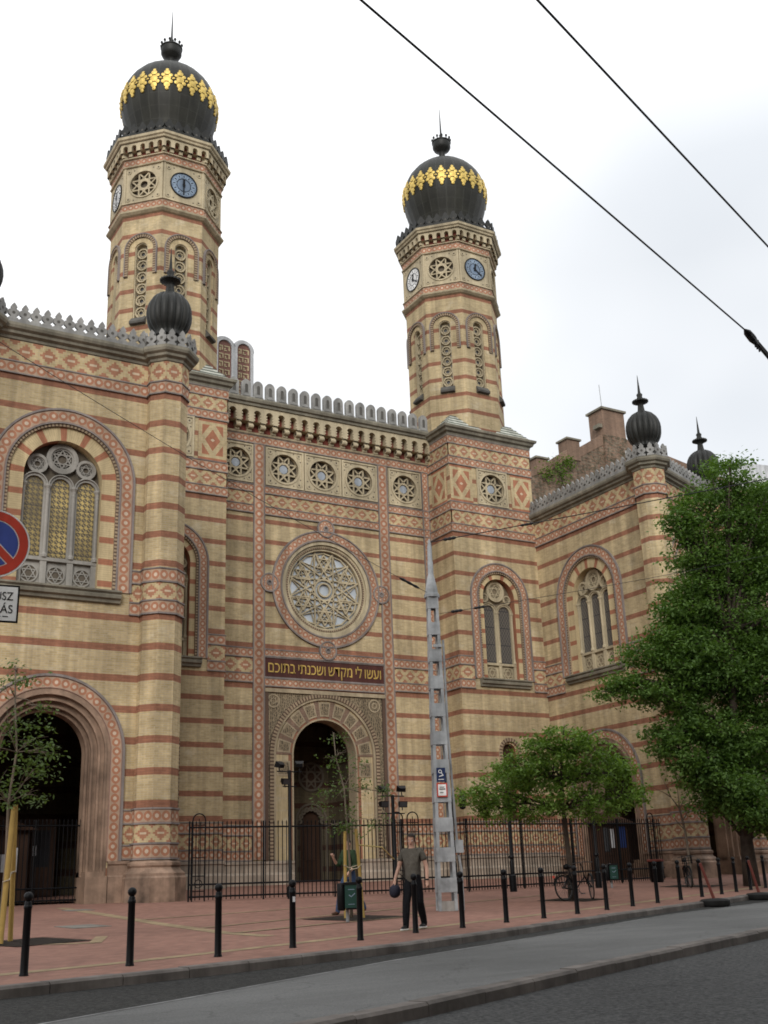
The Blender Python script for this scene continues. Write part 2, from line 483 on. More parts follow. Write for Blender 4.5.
def chain_mat():
    s = Nt('terracotta_chain_tiles'); u, v = s.uv()
    uu = s.M('MULTIPLY', s.M('SUBTRACT', s.M('FRACT', u), .5), .78); vv = s.M('SUBTRACT', v, .5)
    au, av = s.M('ABSOLUTE', uu), s.M('ABSOLUTE', vv)
    r = s.M('POWER', s.M('ADD', s.M('MULTIPLY', uu, uu), s.M('MULTIPLY', vv, vv)), .5)
    star = s.M('ADD', r, s.M('MULTIPLY', s.M('MINIMUM', au, av), .06))
    c = s.mix(s.M('LESS_THAN', star, .375), (.41,.29,.205), (.365,.17,.10))
    c = s.mix(s.M('LESS_THAN', star, .165), c, (.53,.42,.32))
    c = s.mix(s.M('GREATER_THAN', av, .43), c, (.30,.19,.15))
    return s.done(s.dirty(c, .78, 1.1, .5), .85)
M['chain'] = chain_mat()

def diaper_mat(name='diamond_brick_frieze', half=False):
    s = Nt(name); u, v = s.uv()
    us = s.M('DIVIDE', s.M('ADD', s.M('FLOOR', s.M('MULTIPLY', u, 9.0)), .5), 9.0)
    vs = s.M('DIVIDE', s.M('ADD', s.M('FLOOR', s.M('MULTIPLY', v, 9.0)), .5), 9.0)
    uu = s.M('ABSOLUTE', s.M('SUBTRACT', s.M('FRACT', us), .5)); vv = s.M('ABSOLUTE', s.M('SUBTRACT', vs, .5))
    l1 = s.M('ADD', uu, vv)
    bx = brick_nodes(s, YEL1, YEL2, MORT, None, .36, .11, .012)
    c = s.mix(s.M('LESS_THAN', l1, .34), bx.outputs[0], (.365,.18,.108))
    c = s.mix(s.M('LESS_THAN', s.M('ADD', s.M('MULTIPLY', uu, .6), vv), .1), c, (.55,.44,.31))
    l2 = s.M('ADD', s.M('SUBTRACT', .5, uu), s.M('SUBTRACT', .5, vv))
    c = s.mix(s.M('LESS_THAN', l2, .26), c, (.365,.18,.108))
    return s.done(s.dirty(c, .75, 1.1, .5), .9)
M['diaper'] = diaper_mat()

def diamondpanel_mat():
    s = Nt('diamond_brick_panel'); u, v = s.uv()
    uu = s.M('ABSOLUTE', s.M('SUBTRACT', u, .5)); vv = s.M('ABSOLUTE', s.M('SUBTRACT', v, .5))
    l1 = s.M('ADD', uu, vv)
    bx = brick_nodes(s, YEL1, YEL2, MORT, None, .16, .045, .006)
    red = (.36,.155,.09)
    c = s.mix(s.M('LESS_THAN', l1, .27), bx.outputs[0], red)
    c = s.mix(s.M('LESS_THAN', s.M('ADD', s.M('MULTIPLY', uu,.5), vv), .04), c, (.55,.44,.31))
    tri = s.M('MULTIPLY', s.M('GREATER_THAN', l1, .47), s.M('MULTIPLY', s.M('LESS_THAN', uu, .37), s.M('LESS_THAN', vv, .37)))
    c = s.mix(tri, c, red)
    c = s.mix(s.M('GREATER_THAN', vv, .445), c, red)
    return s.done(s.dirty(c, .78, 1.1, .5), .9)
M['panel'] = diamondpanel_mat()

def voussoir_mat(name, n_red, duty, a, b):
    s = Nt(name); u, v = s.uv()
    f = s.M('FRACT', s.M('DIVIDE', u, n_red))
    m = s.M('LESS_THAN', f, duty)
    nz = s.noise(30, 2)
    fine = s.M('LESS_THAN', s.M('FRACT', s.M('MULTIPLY', u, 5.0)), .14)
    c = s.mix(m, s.mix(fine, a, tuple(x*.72 for x in a)), s.mix(fine, b, tuple(x*.75 for x in b)))
    return s.done(s.dirty(c, .8, 1.1, .5), .9)
M['voussoir'] = voussoir_mat('yellow_red_voussoirs', 2.0, .28, (.54,.43,.25), (.36,.155,.09))
M['dentil'] = voussoir_mat('rope_moulding', 1.0, .45, (.34,.26,.17), (.11,.07,.05))

def carved_mat():
    s = Nt('carved_arabesque_stone')
    v = s.n('ShaderNodeTexVoronoi'); v.feature = 'DISTANCE_TO_EDGE'; v.inputs['Scale'].default_value = 6.5
    s.t.links.new(s.pos(), v.inputs['Vector'])
    w = s.n('ShaderNodeTexWave'); w.inputs['Scale'].default_value = 3.2; w.inputs['Distortion'].default_value = 6
    s.t.links.new(s.pos(), w.inputs['Vector'])
    k = s.M('MULTIPLY', s.M('LESS_THAN', v.outputs['Distance'], .07), 1.0)
    k = s.M('MAXIMUM', k, s.M('GREATER_THAN', w.outputs['Fac'], .7))
    c = s.mix(k, (.10,.08,.055), (.30,.235,.15))
    return s.done(s.dirty(c, .8, 1.1), .9, bump=k, bd=.03, bs=.6)
M['carved'] = carved_mat()

def goldlattice_mat():
    s = Nt('gold_leaded_lattice_glass'); u, v = s.uv()
    def cell(a, b):
        x = s.M('FRACT', s.M('MULTIPLY', a, 5.6)); y = s.M('FRACT', s.M('MULTIPLY', b, 5.6))
        ax, ay = s.M('ABSOLUTE', s.M('SUBTRACT', x, .5)), s.M('ABSOLUTE', s.M('SUBTRACT', y, .5))
        h = s.M('MULTIPLY', s.M('LESS_THAN', ay, .13), s.M('LESS_THAN', ax, .42))
        w = s.M('MULTIPLY', s.M('LESS_THAN', ax, .13), s.M('LESS_THAN', ay, .42))
        return s.M('MAXIMUM', h, w)
    m = s.M('MAXIMUM', cell(u, v), s.M('LESS_THAN', s.M('FRACT', s.M('ADD', s.M('MULTIPLY', s.M('ADD', u, v), 5.6), .05)), .16))
    gap = s.M('LESS_THAN', s.M('FRACT', s.M('MULTIPLY', v, 1.25)), .03)
    nz = s.map(s.noise(.9, 3), .35, .7, .35, 1.1)
    x = s.n('ShaderNodeCombineColor')
    for i in range(3): s.t.links.new(nz, x.inputs[i])
    g = s.mix(1.0, (.46,.345,.115), x.outputs[0], 'MULTIPLY')
    c = s.mix(m, (.085,.07,.05), g)
    c = s.mix(gap, c, (.04,.035,.03))
    return s.done(c, s.map(m, 0, 1, .25, .5), spec=.5)
M['gold_lattice'] = goldlattice_mat()

def leaded_mat():
    s = Nt('leaded_grey_glass'); u, v = s.uv()
    a = s.M('FRACT', s.M('MULTIPLY', s.M('ADD', u, s.M('MULTIPLY', v, .6)), 6.0)); b = s.M('FRACT', s.M('MULTIPLY', s.M('SUBTRACT', u, s.M('MULTIPLY', v, .6)), 6.0))
    m = s.M('MAXIMUM', s.M('LESS_THAN', a, .12), s.M('LESS_THAN', b, .12))
    h = s.M('LESS_THAN', s.M('FRACT', s.M('MULTIPLY', v, 1.1)), .05)
    c = s.mix(m, (.07,.066,.062), (.17,.155,.13)); c = s.mix(h, c, (.04,.04,.045))
    return s.done(c, .25, spec=.55)
M['leaded'] = leaded_mat()
def roseglass_mat():
    s = Nt('sky_tinted_rose_glass')
    v = s.n('ShaderNodeTexVoronoi'); v.inputs['Scale'].default_value = 2.2
    s.t.links.new(s.pos(), v.inputs['Vector'])
    c = s.mix(s.map(s.noise(1.5, 2), .3, .7, 0, 1), (.32,.36,.40), (.46,.50,.54))  # pale sky reflection put into the glass colour
    return s.done(c, .2, spec=.6)
M['rose_glass'] = roseglass_mat()
M['star_glass'] = plain('pale_star_glass', (.30,.335,.375), .2, spec=.6)
M['dark_glass'] = plain('dark_window_glass', (.035,.035,.038), .2, spec=.5)

def paving_mat():
    s = Nt('red_clay_paving'); tc = s.pos()
    mp = s.n('ShaderNodeMapping'); mp.inputs['Rotation'].default_value = (0,0,R(-20))
    s.t.links.new(tc, mp.inputs['Vector'])
    b = brick_nodes(s, (.26,.135,.10), (.20,.10,.075), (.19,.122,.094), mp.outputs[0], .21, .105, .006)
    st = s.map(s.noise(.22, 5), .3, .7, .78, 1.18)
    st2 = s.map(s.noise(3.5, 3), .3, .7, .9, 1.08)
    spot = s.map(s.noise(1.1, 6, None, .7), .62, .72, 1.0, .8)
    x = s.n('ShaderNodeCombineColor'); f = s.M('MULTIPLY', s.M('MULTIPLY', st, st2), spot)
    for i in range(3): s.t.links.new(f, x.inputs[i])
    return s.done(s.mix(1.0, b.outputs[0], x.outputs[0], 'MULTIPLY'), .85, bump=s.M('SUBTRACT', 1.0, b.outputs['Fac']), bd=.004, bs=.4)
M['paving'] = paving_mat()
def ypaving_mat():
    s = Nt('yellow_clay_paving'); tc = s.pos()
    mp = s.n('ShaderNodeMapping'); mp.inputs['Rotation'].default_value = (0,0,R(-20))
    s.t.links.new(tc, mp.inputs['Vector'])
    b = brick_nodes(s, (.34,.255,.15), (.285,.21,.125), (.25,.185,.11), mp.outputs[0], .21, .105, .006)
    return s.done(s.dirty(b.outputs[0], .75, 1.1, .5), .85)
M['ypaving'] = ypaving_mat()
def asphalt_mat(name, a, b, sc=60, patch=.25):
    s = Nt(name)
    n1 = s.map(s.noise(sc, 3, None, .8), .36, .64, 0, 1)
    c = s.mix(n1, a, b)
    f = s.M('MULTIPLY', s.map(s.noise(patch, 5), .3, .7, .75, 1.2), s.map(s.noise(2.2, 4, s.stretch(.35,1.6,1)), .3, .75, .9, 1.08))
    x = s.n('ShaderNodeCombineColor')
    for i in range(3): s.t.links.new(f, x.inputs[i])
    cc = s.mix(1.0, c, x.outputs[0], 'MULTIPLY')
    v = s.n('ShaderNodeTexVoronoi'); v.inputs['Scale'].default_value = 24
    s.t.links.new(s.pos(), v.inputs['Vector'])
    sp = s.M('LESS_THAN', v.outputs['Distance'], .13)
    ck = s.n('ShaderNodeTexVoronoi'); ck.feature = 'DISTANCE_TO_EDGE'; ck.inputs['Scale'].default_value = .28; ck.inputs['Randomness'].default_value = 1
    wv = s.n('ShaderNodeVectorMath'); wv.operation = 'ADD'; nv = s.n('ShaderNodeTexNoise'); nv.inputs['Scale'].default_value = 1.3; s.t.links.new(s.pos(), nv.inputs['Vector'])
    s.t.links.new(s.pos(), wv.inputs[0]); s.t.links.new(nv.outputs['Color'], wv.inputs[1]); s.t.links.new(wv.outputs[0], ck.inputs['Vector'])
    cc = s.mix(s.M('MULTIPLY', s.M('LESS_THAN', ck.outputs['Distance'], .004), .22), cc, (.012,.012,.012))
    cc = s.mix(s.M('MULTIPLY', sp, .6), cc, (.16,.155,.15))
    return s.done(cc, .9, bump=n1, bd=.006, bs=.6)
M['asphalt'] = asphalt_mat('dark_asphalt', (.018,.0185,.019), (.078,.078,.076), 17)
M['lane'] = asphalt_mat('tar_lane_asphalt', (.006,.0065,.006), (.042,.041,.038), 15)
M['island'] = asphalt_mat('pale_worn_asphalt', (.10,.10,.097), (.155,.155,.15), 40)
M['kerb'] = plain('granite_kerb', (.17,.15,.135), .85, lo=.6, sc=1.5, bump=.4)
M['line_white'] = plain('worn_white_line', (.24,.24,.235), .8, lo=.45, sc=3)
M['tablet_letter'] = plain('tarnished_gold_letter', (.52,.43,.26), .6)
def rubble_mat():
    s = Nt('rubble_brick_firewall'); s.uv()
    b = brick_nodes(s, (.26,.185,.13), (.13,.095,.068), (.22,.18,.135), None, .62, .26, .05)
    n = s.map(s.noise(1.6, 8, None, .75), .42, .58, 0, 1)
    c = s.mix(n, b.outputs[0], (.075,.065,.042))
    n2 = s.map(s.noise(3.2, 4, s.stretch(1,1,2.5), .6), .5, .6, 0, .6)
    c = s.mix(n2, c, (.30,.17,.12))
    g = s.map(s.noise(.8, 6, s.stretch(1,1,.5), .7), .57, .62, 0, 1)
    c = s.mix(s.M('MULTIPLY', g, .0), c, (.08,.12,.03))
    return s.done(s.dirty(c, .7, 1.15, .7), .95, bump=s.noise(5, 5), bd=.06, bs=.7)
M['rubble'] = rubble_mat()
def redbrick_mat():
    s = Nt('orange_red_brick'); s.uv()
    b = brick_nodes(s, (.23,.14,.095), (.17,.105,.075), (.23,.175,.13), None, .26, .08, .012)
    return s.done(s.dirty(b.outputs[0], .8, 1.1, .6), .9)
M['redbrick'] = redbrick_mat()
M['pale_wall'] = plain('pale_render', (.55,.55,.54))
M['roof_grey'] = plain('grey_sheet_roof', (.23,.24,.24), .6)
M['tablet_red'] = plain('maroon_tablet', (.24,.12,.095), .7)
M['zinc_frame'] = plain('pale_zinc_frame', (.55,.56,.57), .55)

def leaf_mat(name, c1, c2, c3):
    s = Nt(name)
    g = s.n('ShaderNodeNewGeometry')
    r = g.outputs['Random Per Island']
    c = s.mix(r, c1, c2)
    c = s.mix(s.map(s.noise(.9, 3), .4, .7, 0, .8), c, c3)
    s.done(c, .6, spec=.3)
    tr = s.n('ShaderNodeBsdfTranslucent'); s.set(tr.inputs[0], s.mix(1.0, c, (1.5,1.6,.7), 'MULTIPLY'))
    mx = s.n('ShaderNodeMixShader'); mx.inputs[0].default_value = .33
    s.t.links.new(s.b.outputs[0], mx.inputs[1]); s.t.links.new(tr.outputs[0], mx.inputs[2])
    s.t.links.new(mx.outputs[0], s.out.inputs[0])
    return s.m
M['leaf'] = leaf_mat('green_leaves', (.095,.17,.025), (.16,.255,.048), (.07,.125,.022))
M['leaf_deep'] = leaf_mat('deep_green_leaves', (.068,.13,.026), (.12,.205,.042), (.05,.10,.022))
M['leaf_sap'] = leaf_mat('yellow_green_leaves', (.065,.11,.03), (.10,.15,.045), (.055,.09,.025))
# ------------------------------------------------------------------ the synagogue
SYN = thing('synagogue', 'striped yellow and red brick synagogue with two clock towers and gilded black domes', 'synagogue', (0,0,0))
def part(name, mb, mats, parent=SYN, **k):
    if name in ('frieze', 'plinth', 'side_wall') and not k: return build_split(mb, name, mats, parent)[0]
    return mb.build(name, mats, parent, **k)

def spoked(mb, F, c, zc, r, d, mst):
    """small round opening with a six point star tracery"""
    mb.star(F, c, zc, r, 3, 1, r*.13, d, d+.05, mst, PI/2); mb.star(F, c, zc, r, 3, 1, r*.13, d+.006, d+.05, mst, -PI/2)

def arched_window(F, c, zs, zb, a, Rc, Rci, lights, pane, brick, big=True):
    """round arched traceried window with terracotta surround; built on a wall opening of half width Ri"""
    # terracotta chain surround and grey outline
    s = MB()
    s.ring(F, c, zs, Rci, Rc, -.05, .02, zb, 0)
    s.ring(F, c, zs, Rc, Rc+.07, -.09, .02, zb, 1)
    s.ring(F, c, zs, Rci-.05, Rci, -.08, .02, zb, 1)
    s.ring(F, c, zs, Rci-.15, Rci-.05, -.03, .1, zb, 2, uvh=.13)
    part('arch_surround', s, [M['chain'], M['moulding'], M['dentil']])
    w = MB()
    # splayed voussoir ring
    Ro = Rci-.15
    if Ro-a > .12: w.ring(F, c, zs, a, Ro, .06, .5, zb, 3, uvh=.5)
    D = .34
    lw = 2*a/lights; hw = lw/2
    col = .07 if big else .06
    zl = zs-.28 if big else zs-.75       # springing of the lights
    zp = zb+1.0 if big else zb+.85       # top of the parapet zone
    # head ground
    w.archface(F, c, zl, zs, a, D+.14, 4)
    for i in range(lights):
        cc = c-a+lw*(i+.5); r0 = hw-.13
        w.ring(F, cc, zl, r0, r0+.09, D, D+.16, zp, 0, segs=16, inner=True)
        w.ring(F, cc, zl, r0+.09, hw-.002, D-.06, D+.16, zl, 0, segs=16, legs=False)
        # small parapet panel with a star
        w.slab(F, cc-hw+.02, cc+hw-.02, zb, zp, D+.05, D+.1, 0)
        w.circ(F, cc, (zb+zp)/2-.02, min(.27,hw*.6), min(.33,hw*.72), D+.01, D+.06, 0, segs=20)
        w.disc(F, cc, (zb+zp)/2-.02, min(.27,hw*.6), D+.045, 4, 16)
        spoked(w, F, cc, (zb+zp)/2-.02, min(.26,hw*.58), D+.015, 0)
    w.slab(F, c-a, c+a, zp-.07, zp+.05, D-.08, D+.1, 0)
    # colonnettes with capitals
    for i in range(lights+1):
        uc = c-a+lw*i
        if i == 0: uc += .07
        if i == lights: uc -= .07
        x, y, _ = F.p(uc, 0, D-.03)
        w.lathe(x, y, [(col*1.6,zp+.05),(col*1.6,zp+.14),(col*1.1,zp+.2),(col,zp+.26),(col*.95,zl-.34),(col*1.1,zl-.3),(col*1.1,zl-.26),(col,zl-.24),(col*1.2,zl-.12),(col*1.9,zl-.03),(col*1.9,zl+.02)], 8, 0)
        w.slab(F, uc-col*1.5, uc+col*1.5, zb, zp-.07, D-.06, D+.08, 0)
    # roundels of the head
    if big:
        rs = [(0, zs+.76, .55), (-.83, zs+.48, .35), (.83, zs+.48, .35)]
    else:
        rs = [(0, zs+.40, .57), (-.71, zs+.0, .24), (.71, zs+.0, .24)]
    k = a/1.33 if big else a/1.0
    for dx, zc, r in rs:
        dx *= k; r *= k; zc = zs+(zc-zs)*k
        w.circ(F, c+dx, zc, r*.72, r, D-.02, D+.15, 0, segs=24)
        w.circ(F, c+dx, zc, r*.62, r*.72, D+.03, D+.15, 0, segs=24)
        w.disc(F, c+dx, zc, r*.64, D+.11, 4, 20)
        spoked(w, F, c+dx, zc, r*.62, D+.04, 0)
        if r > .3*k:
            for q in range(6):
                an = q*PI/3; w.circ(F, c+dx+r*.4*math.cos(an), zc+r*.4*math.sin(an), r*.1, r*.15, D+.045, D+.08, 0, segs=8)
    st = M['stone_grey'] if pane == 'gold_lattice' else M['stone']
    gd = M['dark_stone'] if pane == 'gold_lattice' else M['head_stone']
    win = part('window', w, [st, M['moulding'], M['dentil'], M['voussoir'], gd])
    p = MB()
    for i in range(lights):
        cc = c-a+lw*(i+.5); p.archface(F, cc, zp, zl, hw-.12, D+.09, 0)
    part('pane', p, M[pane], win)
    q = MB()
    q.run(F, c-Rci-.12, c+Rci+.12, [(.0,zb-.42),(.12,zb-.40),(.14,zb-.30),(.24,zb-.26),(.26,zb-.16),(.22,zb-.12),(.30,zb-.06),(.30,zb+.0),(.0,zb+.03)], 0)
    part('sill', q, M['cornice'], win)
    return win

def portal(F, c, zs, zb, a, steps, Rc, Rci):
    """moulded stone archway with terracotta surround"""
    s = MB()
    s.ring(F, c, zs, Rci, Rc, -.05, .02, zb+1.3, 0)
    s.ring(F, c, zs, Rc, Rc+.08, -.1, .02, zb+1.3, 1)
    part('arch_surround', s, [M['chain'], M['moulding']])
    m = MB(); n = len(steps)-1
    for i in range(n):
        r1, d1 = steps[i]; r0, d0 = steps[i+1]
        m.ring(F, c, zs, r0, r1, d1, d0+.02, zb+.85, 0)
        # bead at each step
        m.ring(F, c, zs, r0-.03, r0+.04, d1-.05, d1+.05, zb+.85, 0)
    m.slab(F, c-Rci-.02, c-a+.02, zb-.3, zb+.85, -.14, 1.0, 0); m.slab(F, c+a-.02, c+Rci+.02, zb-.3, zb+.85, -.14, 1.0, 0)
    m.slab(F, c-Rci+.05, c-a-.0, zb+.85, zb+1.0, -.06, 1.0, 0); m.slab(F, c+a+.0, c+Rci-.05, zb+.85, zb+1.0, -.06, 1.0, 0)
    part('portal_frame', m, M['marble'], recalc=True)

def merlon_pts(kind):
    if kind == 'lobed':
        h = [(0.17,0),(0.17,.07),(0.075,.12),(0.185,.22),(0.185,.36),(0.085,.42),(0.115,.49),(.065,.58),(0,.66)]
    elif kind == 'lobed_dark':
        h = [(0.22,0),(0.22,.14),(0.10,.2),(0.22,.32),(0.24,.44),(0.13,.56),(.10,.66),(0,.78)]
    else:
        h = [(.29,0),(.29,.1),(.25,.16),(.25,.74)]+[(.25*math.cos(PI*i/10), .74+.27*math.sin(PI*i/10)) for i in range(1,6)]
    r = h; l = [(-x,z) for x,z in reversed(h) if x > 1e-6]
    return r+l
def merlons(mb, F, us, z0, kind, d0, d1, mi=0, mdark=1, sc=1.0):
    pts = merlon_pts(kind)
    for u in us:
        mb.poly(F, [(u+x*sc,z0+z*sc) for x,z in pts], d0, d1, mi, True)
        if kind == 'stele':
            mb.ring(F, u, z0+.66, .085, .12, d0-.02, d0+.01, z0+.25, mi, segs=10)
            mb.archface(F, u, z0+.27, z0+.66, .085, d0-.006, mdark, 10)
            mb.slab(F, u-.19, u+.19, z0+.10, z0+.2, d0-.03, d0+.01, mi)
        else:
            mb.disc(F, u, z0+.27*sc, .06*sc, d0-.005, mdark, 8)

def spread(u0, u1, step):
    n = max(1, int(round((u1-u0)/step))); return [u0+(u1-u0)*(i+.5)/n for i in range(n)]

CORN = [(0,0),(.06,.03),(.08,.12),(.20,.18),(.22,.27),(.32,.33),(.36,.42),(.36,.52),(.26,.56)]   # crowning moulding
def frieze_wing(mb, F, u0, u1, d=0.0):
    mb.band(F, u0, u1, 17.33, 17.77, d-.04, d+.02, 0, 2)
    mb.band(F, u0, u1, 17.80, 18.57, d-.02, d+.02, 1, None)
def sillband_wing(mb, F, u0, u1, d=0.0):
    mb.band(F, u0, u1, 10.32, 10.76, d-.04, d+.02, 0, 2)
    mb.band(F, u0, u1, 9.68, 10.28, d-.02, d+.02, 1)
    mb.band(F, u0, u1, 9.22, 9.64, d-.04, d+.02, 0, 2)
def dado_wing(mb, F, u0, u1, d=0.0):
    mb.band(F, u0, u1, 2.38, 2.80, d-.04, d+.02, 0, 2)
    mb.band(F, u0, u1, 1.78, 2.34, d-.02, d+.02, 1)
    mb.band(F, u0, u1, 1.30, 1.72, d-.04, d+.02, 0, 2)

def wing_face(F, L, c, portal_here=True):
    """one decorated face of a wing: F origin at u=0, length L, features centred on c"""
    w = MB()
    Rw = 1.86; zs = 13.83; zb = 9.95
    if portal_here: w.wall(F, 0, L, -.6, 8.6, [(c, 2.03, -.6, 4.57)], 0, 0, .05)
    else: w.wall(F, 0, L, -.6, 8.6, [], 0)
    w.wall(F, 0, L, 8.6, 18.57, [(c, Rw, zb, zs)], 0, 0, .5)
    part('wall', w, M['brick_wing'])
    f = MB()
    frieze_wing(f, F, 0, L)
    sillband_wing(f, F, 0, c-2.45); sillband_wing(f, F, c+2.45, L)
    if portal_here: dado_wing(f, F, 0, c-2.48); dado_wing(f, F, c+2.48, L)
    else: dado_wing(f, F, 0, L)
    part('frieze', f, [M['chain'], M['diaper'], M['moulding']])
    k = MB(); k.run(F, 0, L, [(a,18.57+b) for a,b in CORN], 0)
    part('cornice', k, M['cornice'])
    b = MB(); b.slab(F, 0, L, 19.12, 19.24, -.3, -.1, 0, None, True)
    merlons(b, F, spread(.05, L-.05, .39), 19.22, 'lobed', -.26, -.16)
    part('battlement', b, [M['merlon'], M['merlon_dark']])
    p = MB()
    segs = [(0, c-2.08), (c+2.08, L)] if portal_here else [(0, L)]
    for u0, u1 in segs:
        p.run(F, u0, u1, [(.12,-.8),(.12,.78),(.06,.82),(.06,1.12),(.1,1.16),(.1,1.24),(0,1.27)], 0)
    part('plinth', p, M['plinth'])
    arched_window(F, c, zs, zb, 1.33, 2.41, 1.98, 3, 'gold_lattice' if portal_here == 'L' else 'leaded', 'brick_wing')
    if portal_here: portal(F, c, 4.57, -.05, 1.38, [(2.03,-.02),(1.86,.12),(1.68,.3),(1.5,.5),(1.38,1.0)], 2.41, 2.03)

def corner_column(cx, cy):
    ap = .70
    s = MB()
    for F, hw in octa(cx, cy, ap):
        s.slab(F, -hw, hw, 1.2, 18.6, 0, .1, 0)
    col = part('corner_column', s, M['brick_wing'])
    f = MB()
    for F, hw in octa(cx, cy, ap):
        h = hw+.015
        for (z0,z1,mi,n) in ((17.33,17.77,0,1),(10.32,10.76,0,1),(9.22,9.64,0,1),(2.38,2.80,0,1),(1.30,1.72,0,1)):
            f.slab(F, -h, h, z0, z1, -.04, .02, mi, [(0,0),(2,0),(2,1),(0,1)])
        for (z0,z1) in ((17.80,18.57),(9.68,10.28),(1.78,2.34)):
            f.slab(F, -h, h, z0, z1, -.025, .02, 1, [(0.05,0),(.95,0),(.95,1),(0.05,1)])
        for z in (17.33,17.79,10.30,10.77,9.20,9.66,2.36,2.82,1.28,1.75):
            f.slab(F, -h-.02, h+.02, z-.025, z+.025, -.07, .02, 2)
    part('frieze', f, [M['chain'], M['diaper'], M['moulding']], col)
    c = MB(); oc = octcorners(cx, cy, ap)
    c.sweep(oc, [(a,18.57+b) for a,b in CORN], 0); c.face([(*p,19.13) for p in oc(.26)], 0)
    part('cornice', c, M['cornice'], col)
    b = MB()
    for F, hw in octa(cx, cy, ap+.28):
        merlons(b, F, [-.2,.2], 19.14, 'lobed', 0, .1)
    part('battlement', b, [M['merlon'], M['merlon_dark']], col)
    o = MB()
    z = 19.15
    prof = [(.40,z),(.46,z+.3),(.40,z+.52),(.42,z+.6),(.60,z+.72),(.58,z+.8)]
    for i in range(1, 12):
        t = -1.15+(2.55)*i/11
        prof.append((.86*math.cos(t)**.8 if math.cos(t) > 0 else .1, z+1.66+.94*math.sin(t)))
    prof += [(.17,z+2.72),(.14,z+2.98),(.22,z+3.08),(.40,z+3.14),(.40,z+3.21),(.18,z+3.30),(.12,z+3.42),(.15,z+3.55),(.07,z+3.65),(.04,z+4.1),(.01,z+4.6)]
    o.lathe(cx, cy, prof, 112, 0, 16, .10)
    part('onion_finial', o, M['onion'], col, smooth=40)
    p = MB()
    p.sweep(oc, [(.30,-.9),(.30,.70),(.26,.76),(.26,.84),(.14,.95),(.10,1.02),(.14,1.08),(.14,1.16),(.02,1.24)], 0)
    part('plinth', p, M['plinth'], col)

def make_wing(cx, inner, xi, xo, kind):
    """cx centre of the front, xi inner side wall x, xo outer side wall x, inner = +1 if the court lies to the right"""
    L = 2*3.53
    F = Fr(cx-3.53, 36.0, 0, -1) if inner > 0 else Fr(36.6, 36.5, math.sin(R(21)), -math.cos(R(21)))
    wing_face(F, L, 3.53, kind)
    # inner face towards the court
    if inner < 0:
        G = Fr(xi, 45.55, -1, 0); wing_face(G, 9.0, 45.55-41.6, True)
    else:
        G = Fr(xi, 36.05, 1, 0); wing_face(G, 9.5, 41.6-36.05, True)
    s = MB()
    if inner > 0:
        foot = [(xo,36.0),(xi,36.0),(xi,60.0),(xo,60.0)]; e = Fr(xo, 60.0, -1, 0); e.L = 24.0
        cols = [(cx-3.40,35.95),(cx+3.53,35.95)]
        room = [(xo+.4,36.95),(xi-.4,36.95),(xi-.4,44.6),(xo+.4,44.6)]; ends = (0,2,3)
    else:
        pe = F.p(L,0); foot = [(xi,36.5),(pe[0],pe[1]),(pe[0],60.0),(xi,60.0)]; e = Fr(pe[0], pe[1], 1, 0); e.L = 60-pe[1]
        cols = [(36.62,36.55),(pe[0]-.03,pe[1]+.02)]
        room = [(37.75,38.0),(42.6,39.9),(42.6,44.6),(37.75,44.6)]; ends = (1,2)
    s.wall(e, 0, e.L, -.6, 18.57, [], 0)
    s.face([(*p,18.6) for p in foot], 1)
    s.slab(Fr(foot[2][0], foot[2][1], 0, 1), 0, foot[2][0]-foot[3][0], -.6, 18.6, 0, .1, 0)
    part('side_wall', s, [M['brick_wing'], M['roof_grey']])
    # vaulted porch room behind the archways
    r = MB(); z0, z1 = 0.1, 7.6
    r.face([(*p,z0) for p in room], 1); r.face([(*p,z1) for p in room[::-1]], 0)
    for k in ends:
        p, q = room[k], room[(k+1)%4]
        if k == 0 and inner > 0: continue
        l = math.hypot(q[0]-p[0],q[1]-p[1]); ux, uy = (q[0]-p[0])/l, (q[1]-p[1])/l
        W_ = Fr(q[0], q[1], -uy, ux)
        if k == 2:
            r.wall(W_, 0, l, z0, z1, [(l/2, 1.1, z0, 3.2)], 0, 0, .3); r.archface(W_, l/2, z0, 3.2, 1.1, .28, 2)
        else: r.wall(W_, 0, l, z0, z1, [], 0)
    part('porch_room', r, [M['brick_inner_shaded'], M['plinth'], M['wood_door']])
    for x, y in cols: corner_column(x, y)

make_wing(8.77, +1, 12.97, 4.54, 'L')
make_wing(40.83, -1, 36.6, 45.06, 'R')

# ---- piers that carry the towers
def roundel_panel(F, c, zc, w, h, r):
    s = MB()
    H = h/2; W = w/2
    s.wallhole(F, c-W, c+W, zc-H, zc+H, c, zc, r, 0, 0, .22, 32, -.05)
    for a,b,e,g in ((c-W,c+W,zc-H,zc-H+.09),(c-W,c+W,zc+H-.09,zc+H),(c-W,c-W+.09,zc-H+.09,zc+H-.09),(c+W-.09,c+W,zc-H+.09,zc+H-.09)):
        s.slab(F, a, b, e, g, -.1, .0, 0)
    s.circ(F, c, zc, r, r+.1, -.09, .0, 0, 32)
    for sx in (-1,1):
        for sz in (-1,1):
            q = .76
            s.circ(F, c+sx*W*q, zc+sz*H*q, .05, .13, -.075, -.04, 0, 12)
            s.disc(F, c+sx*W*q, zc+sz*H*q, .05, -.055, 1, 8)
            s.disc(F, c+sx*W*q*.62, zc+sz*H*.84, .04, -.055, 1, 8); s.disc(F, c+sx*W*.84, zc+sz*H*q*.62, .04, -.055, 1, 8)
    s.star(F, c, zc, r*1.0, 8, 3, .075, .06, .14, 0, PI/8)
    s.disc(F, c, zc, r+.02, .2, 1)
    w_ = part('star_window', s, [M['stone'], M['dark_stone']])
    g = MB(); g.disc(F, c, zc, r*.3, .10, 0, 12); part('pane', g, M['star_glass'], w_)

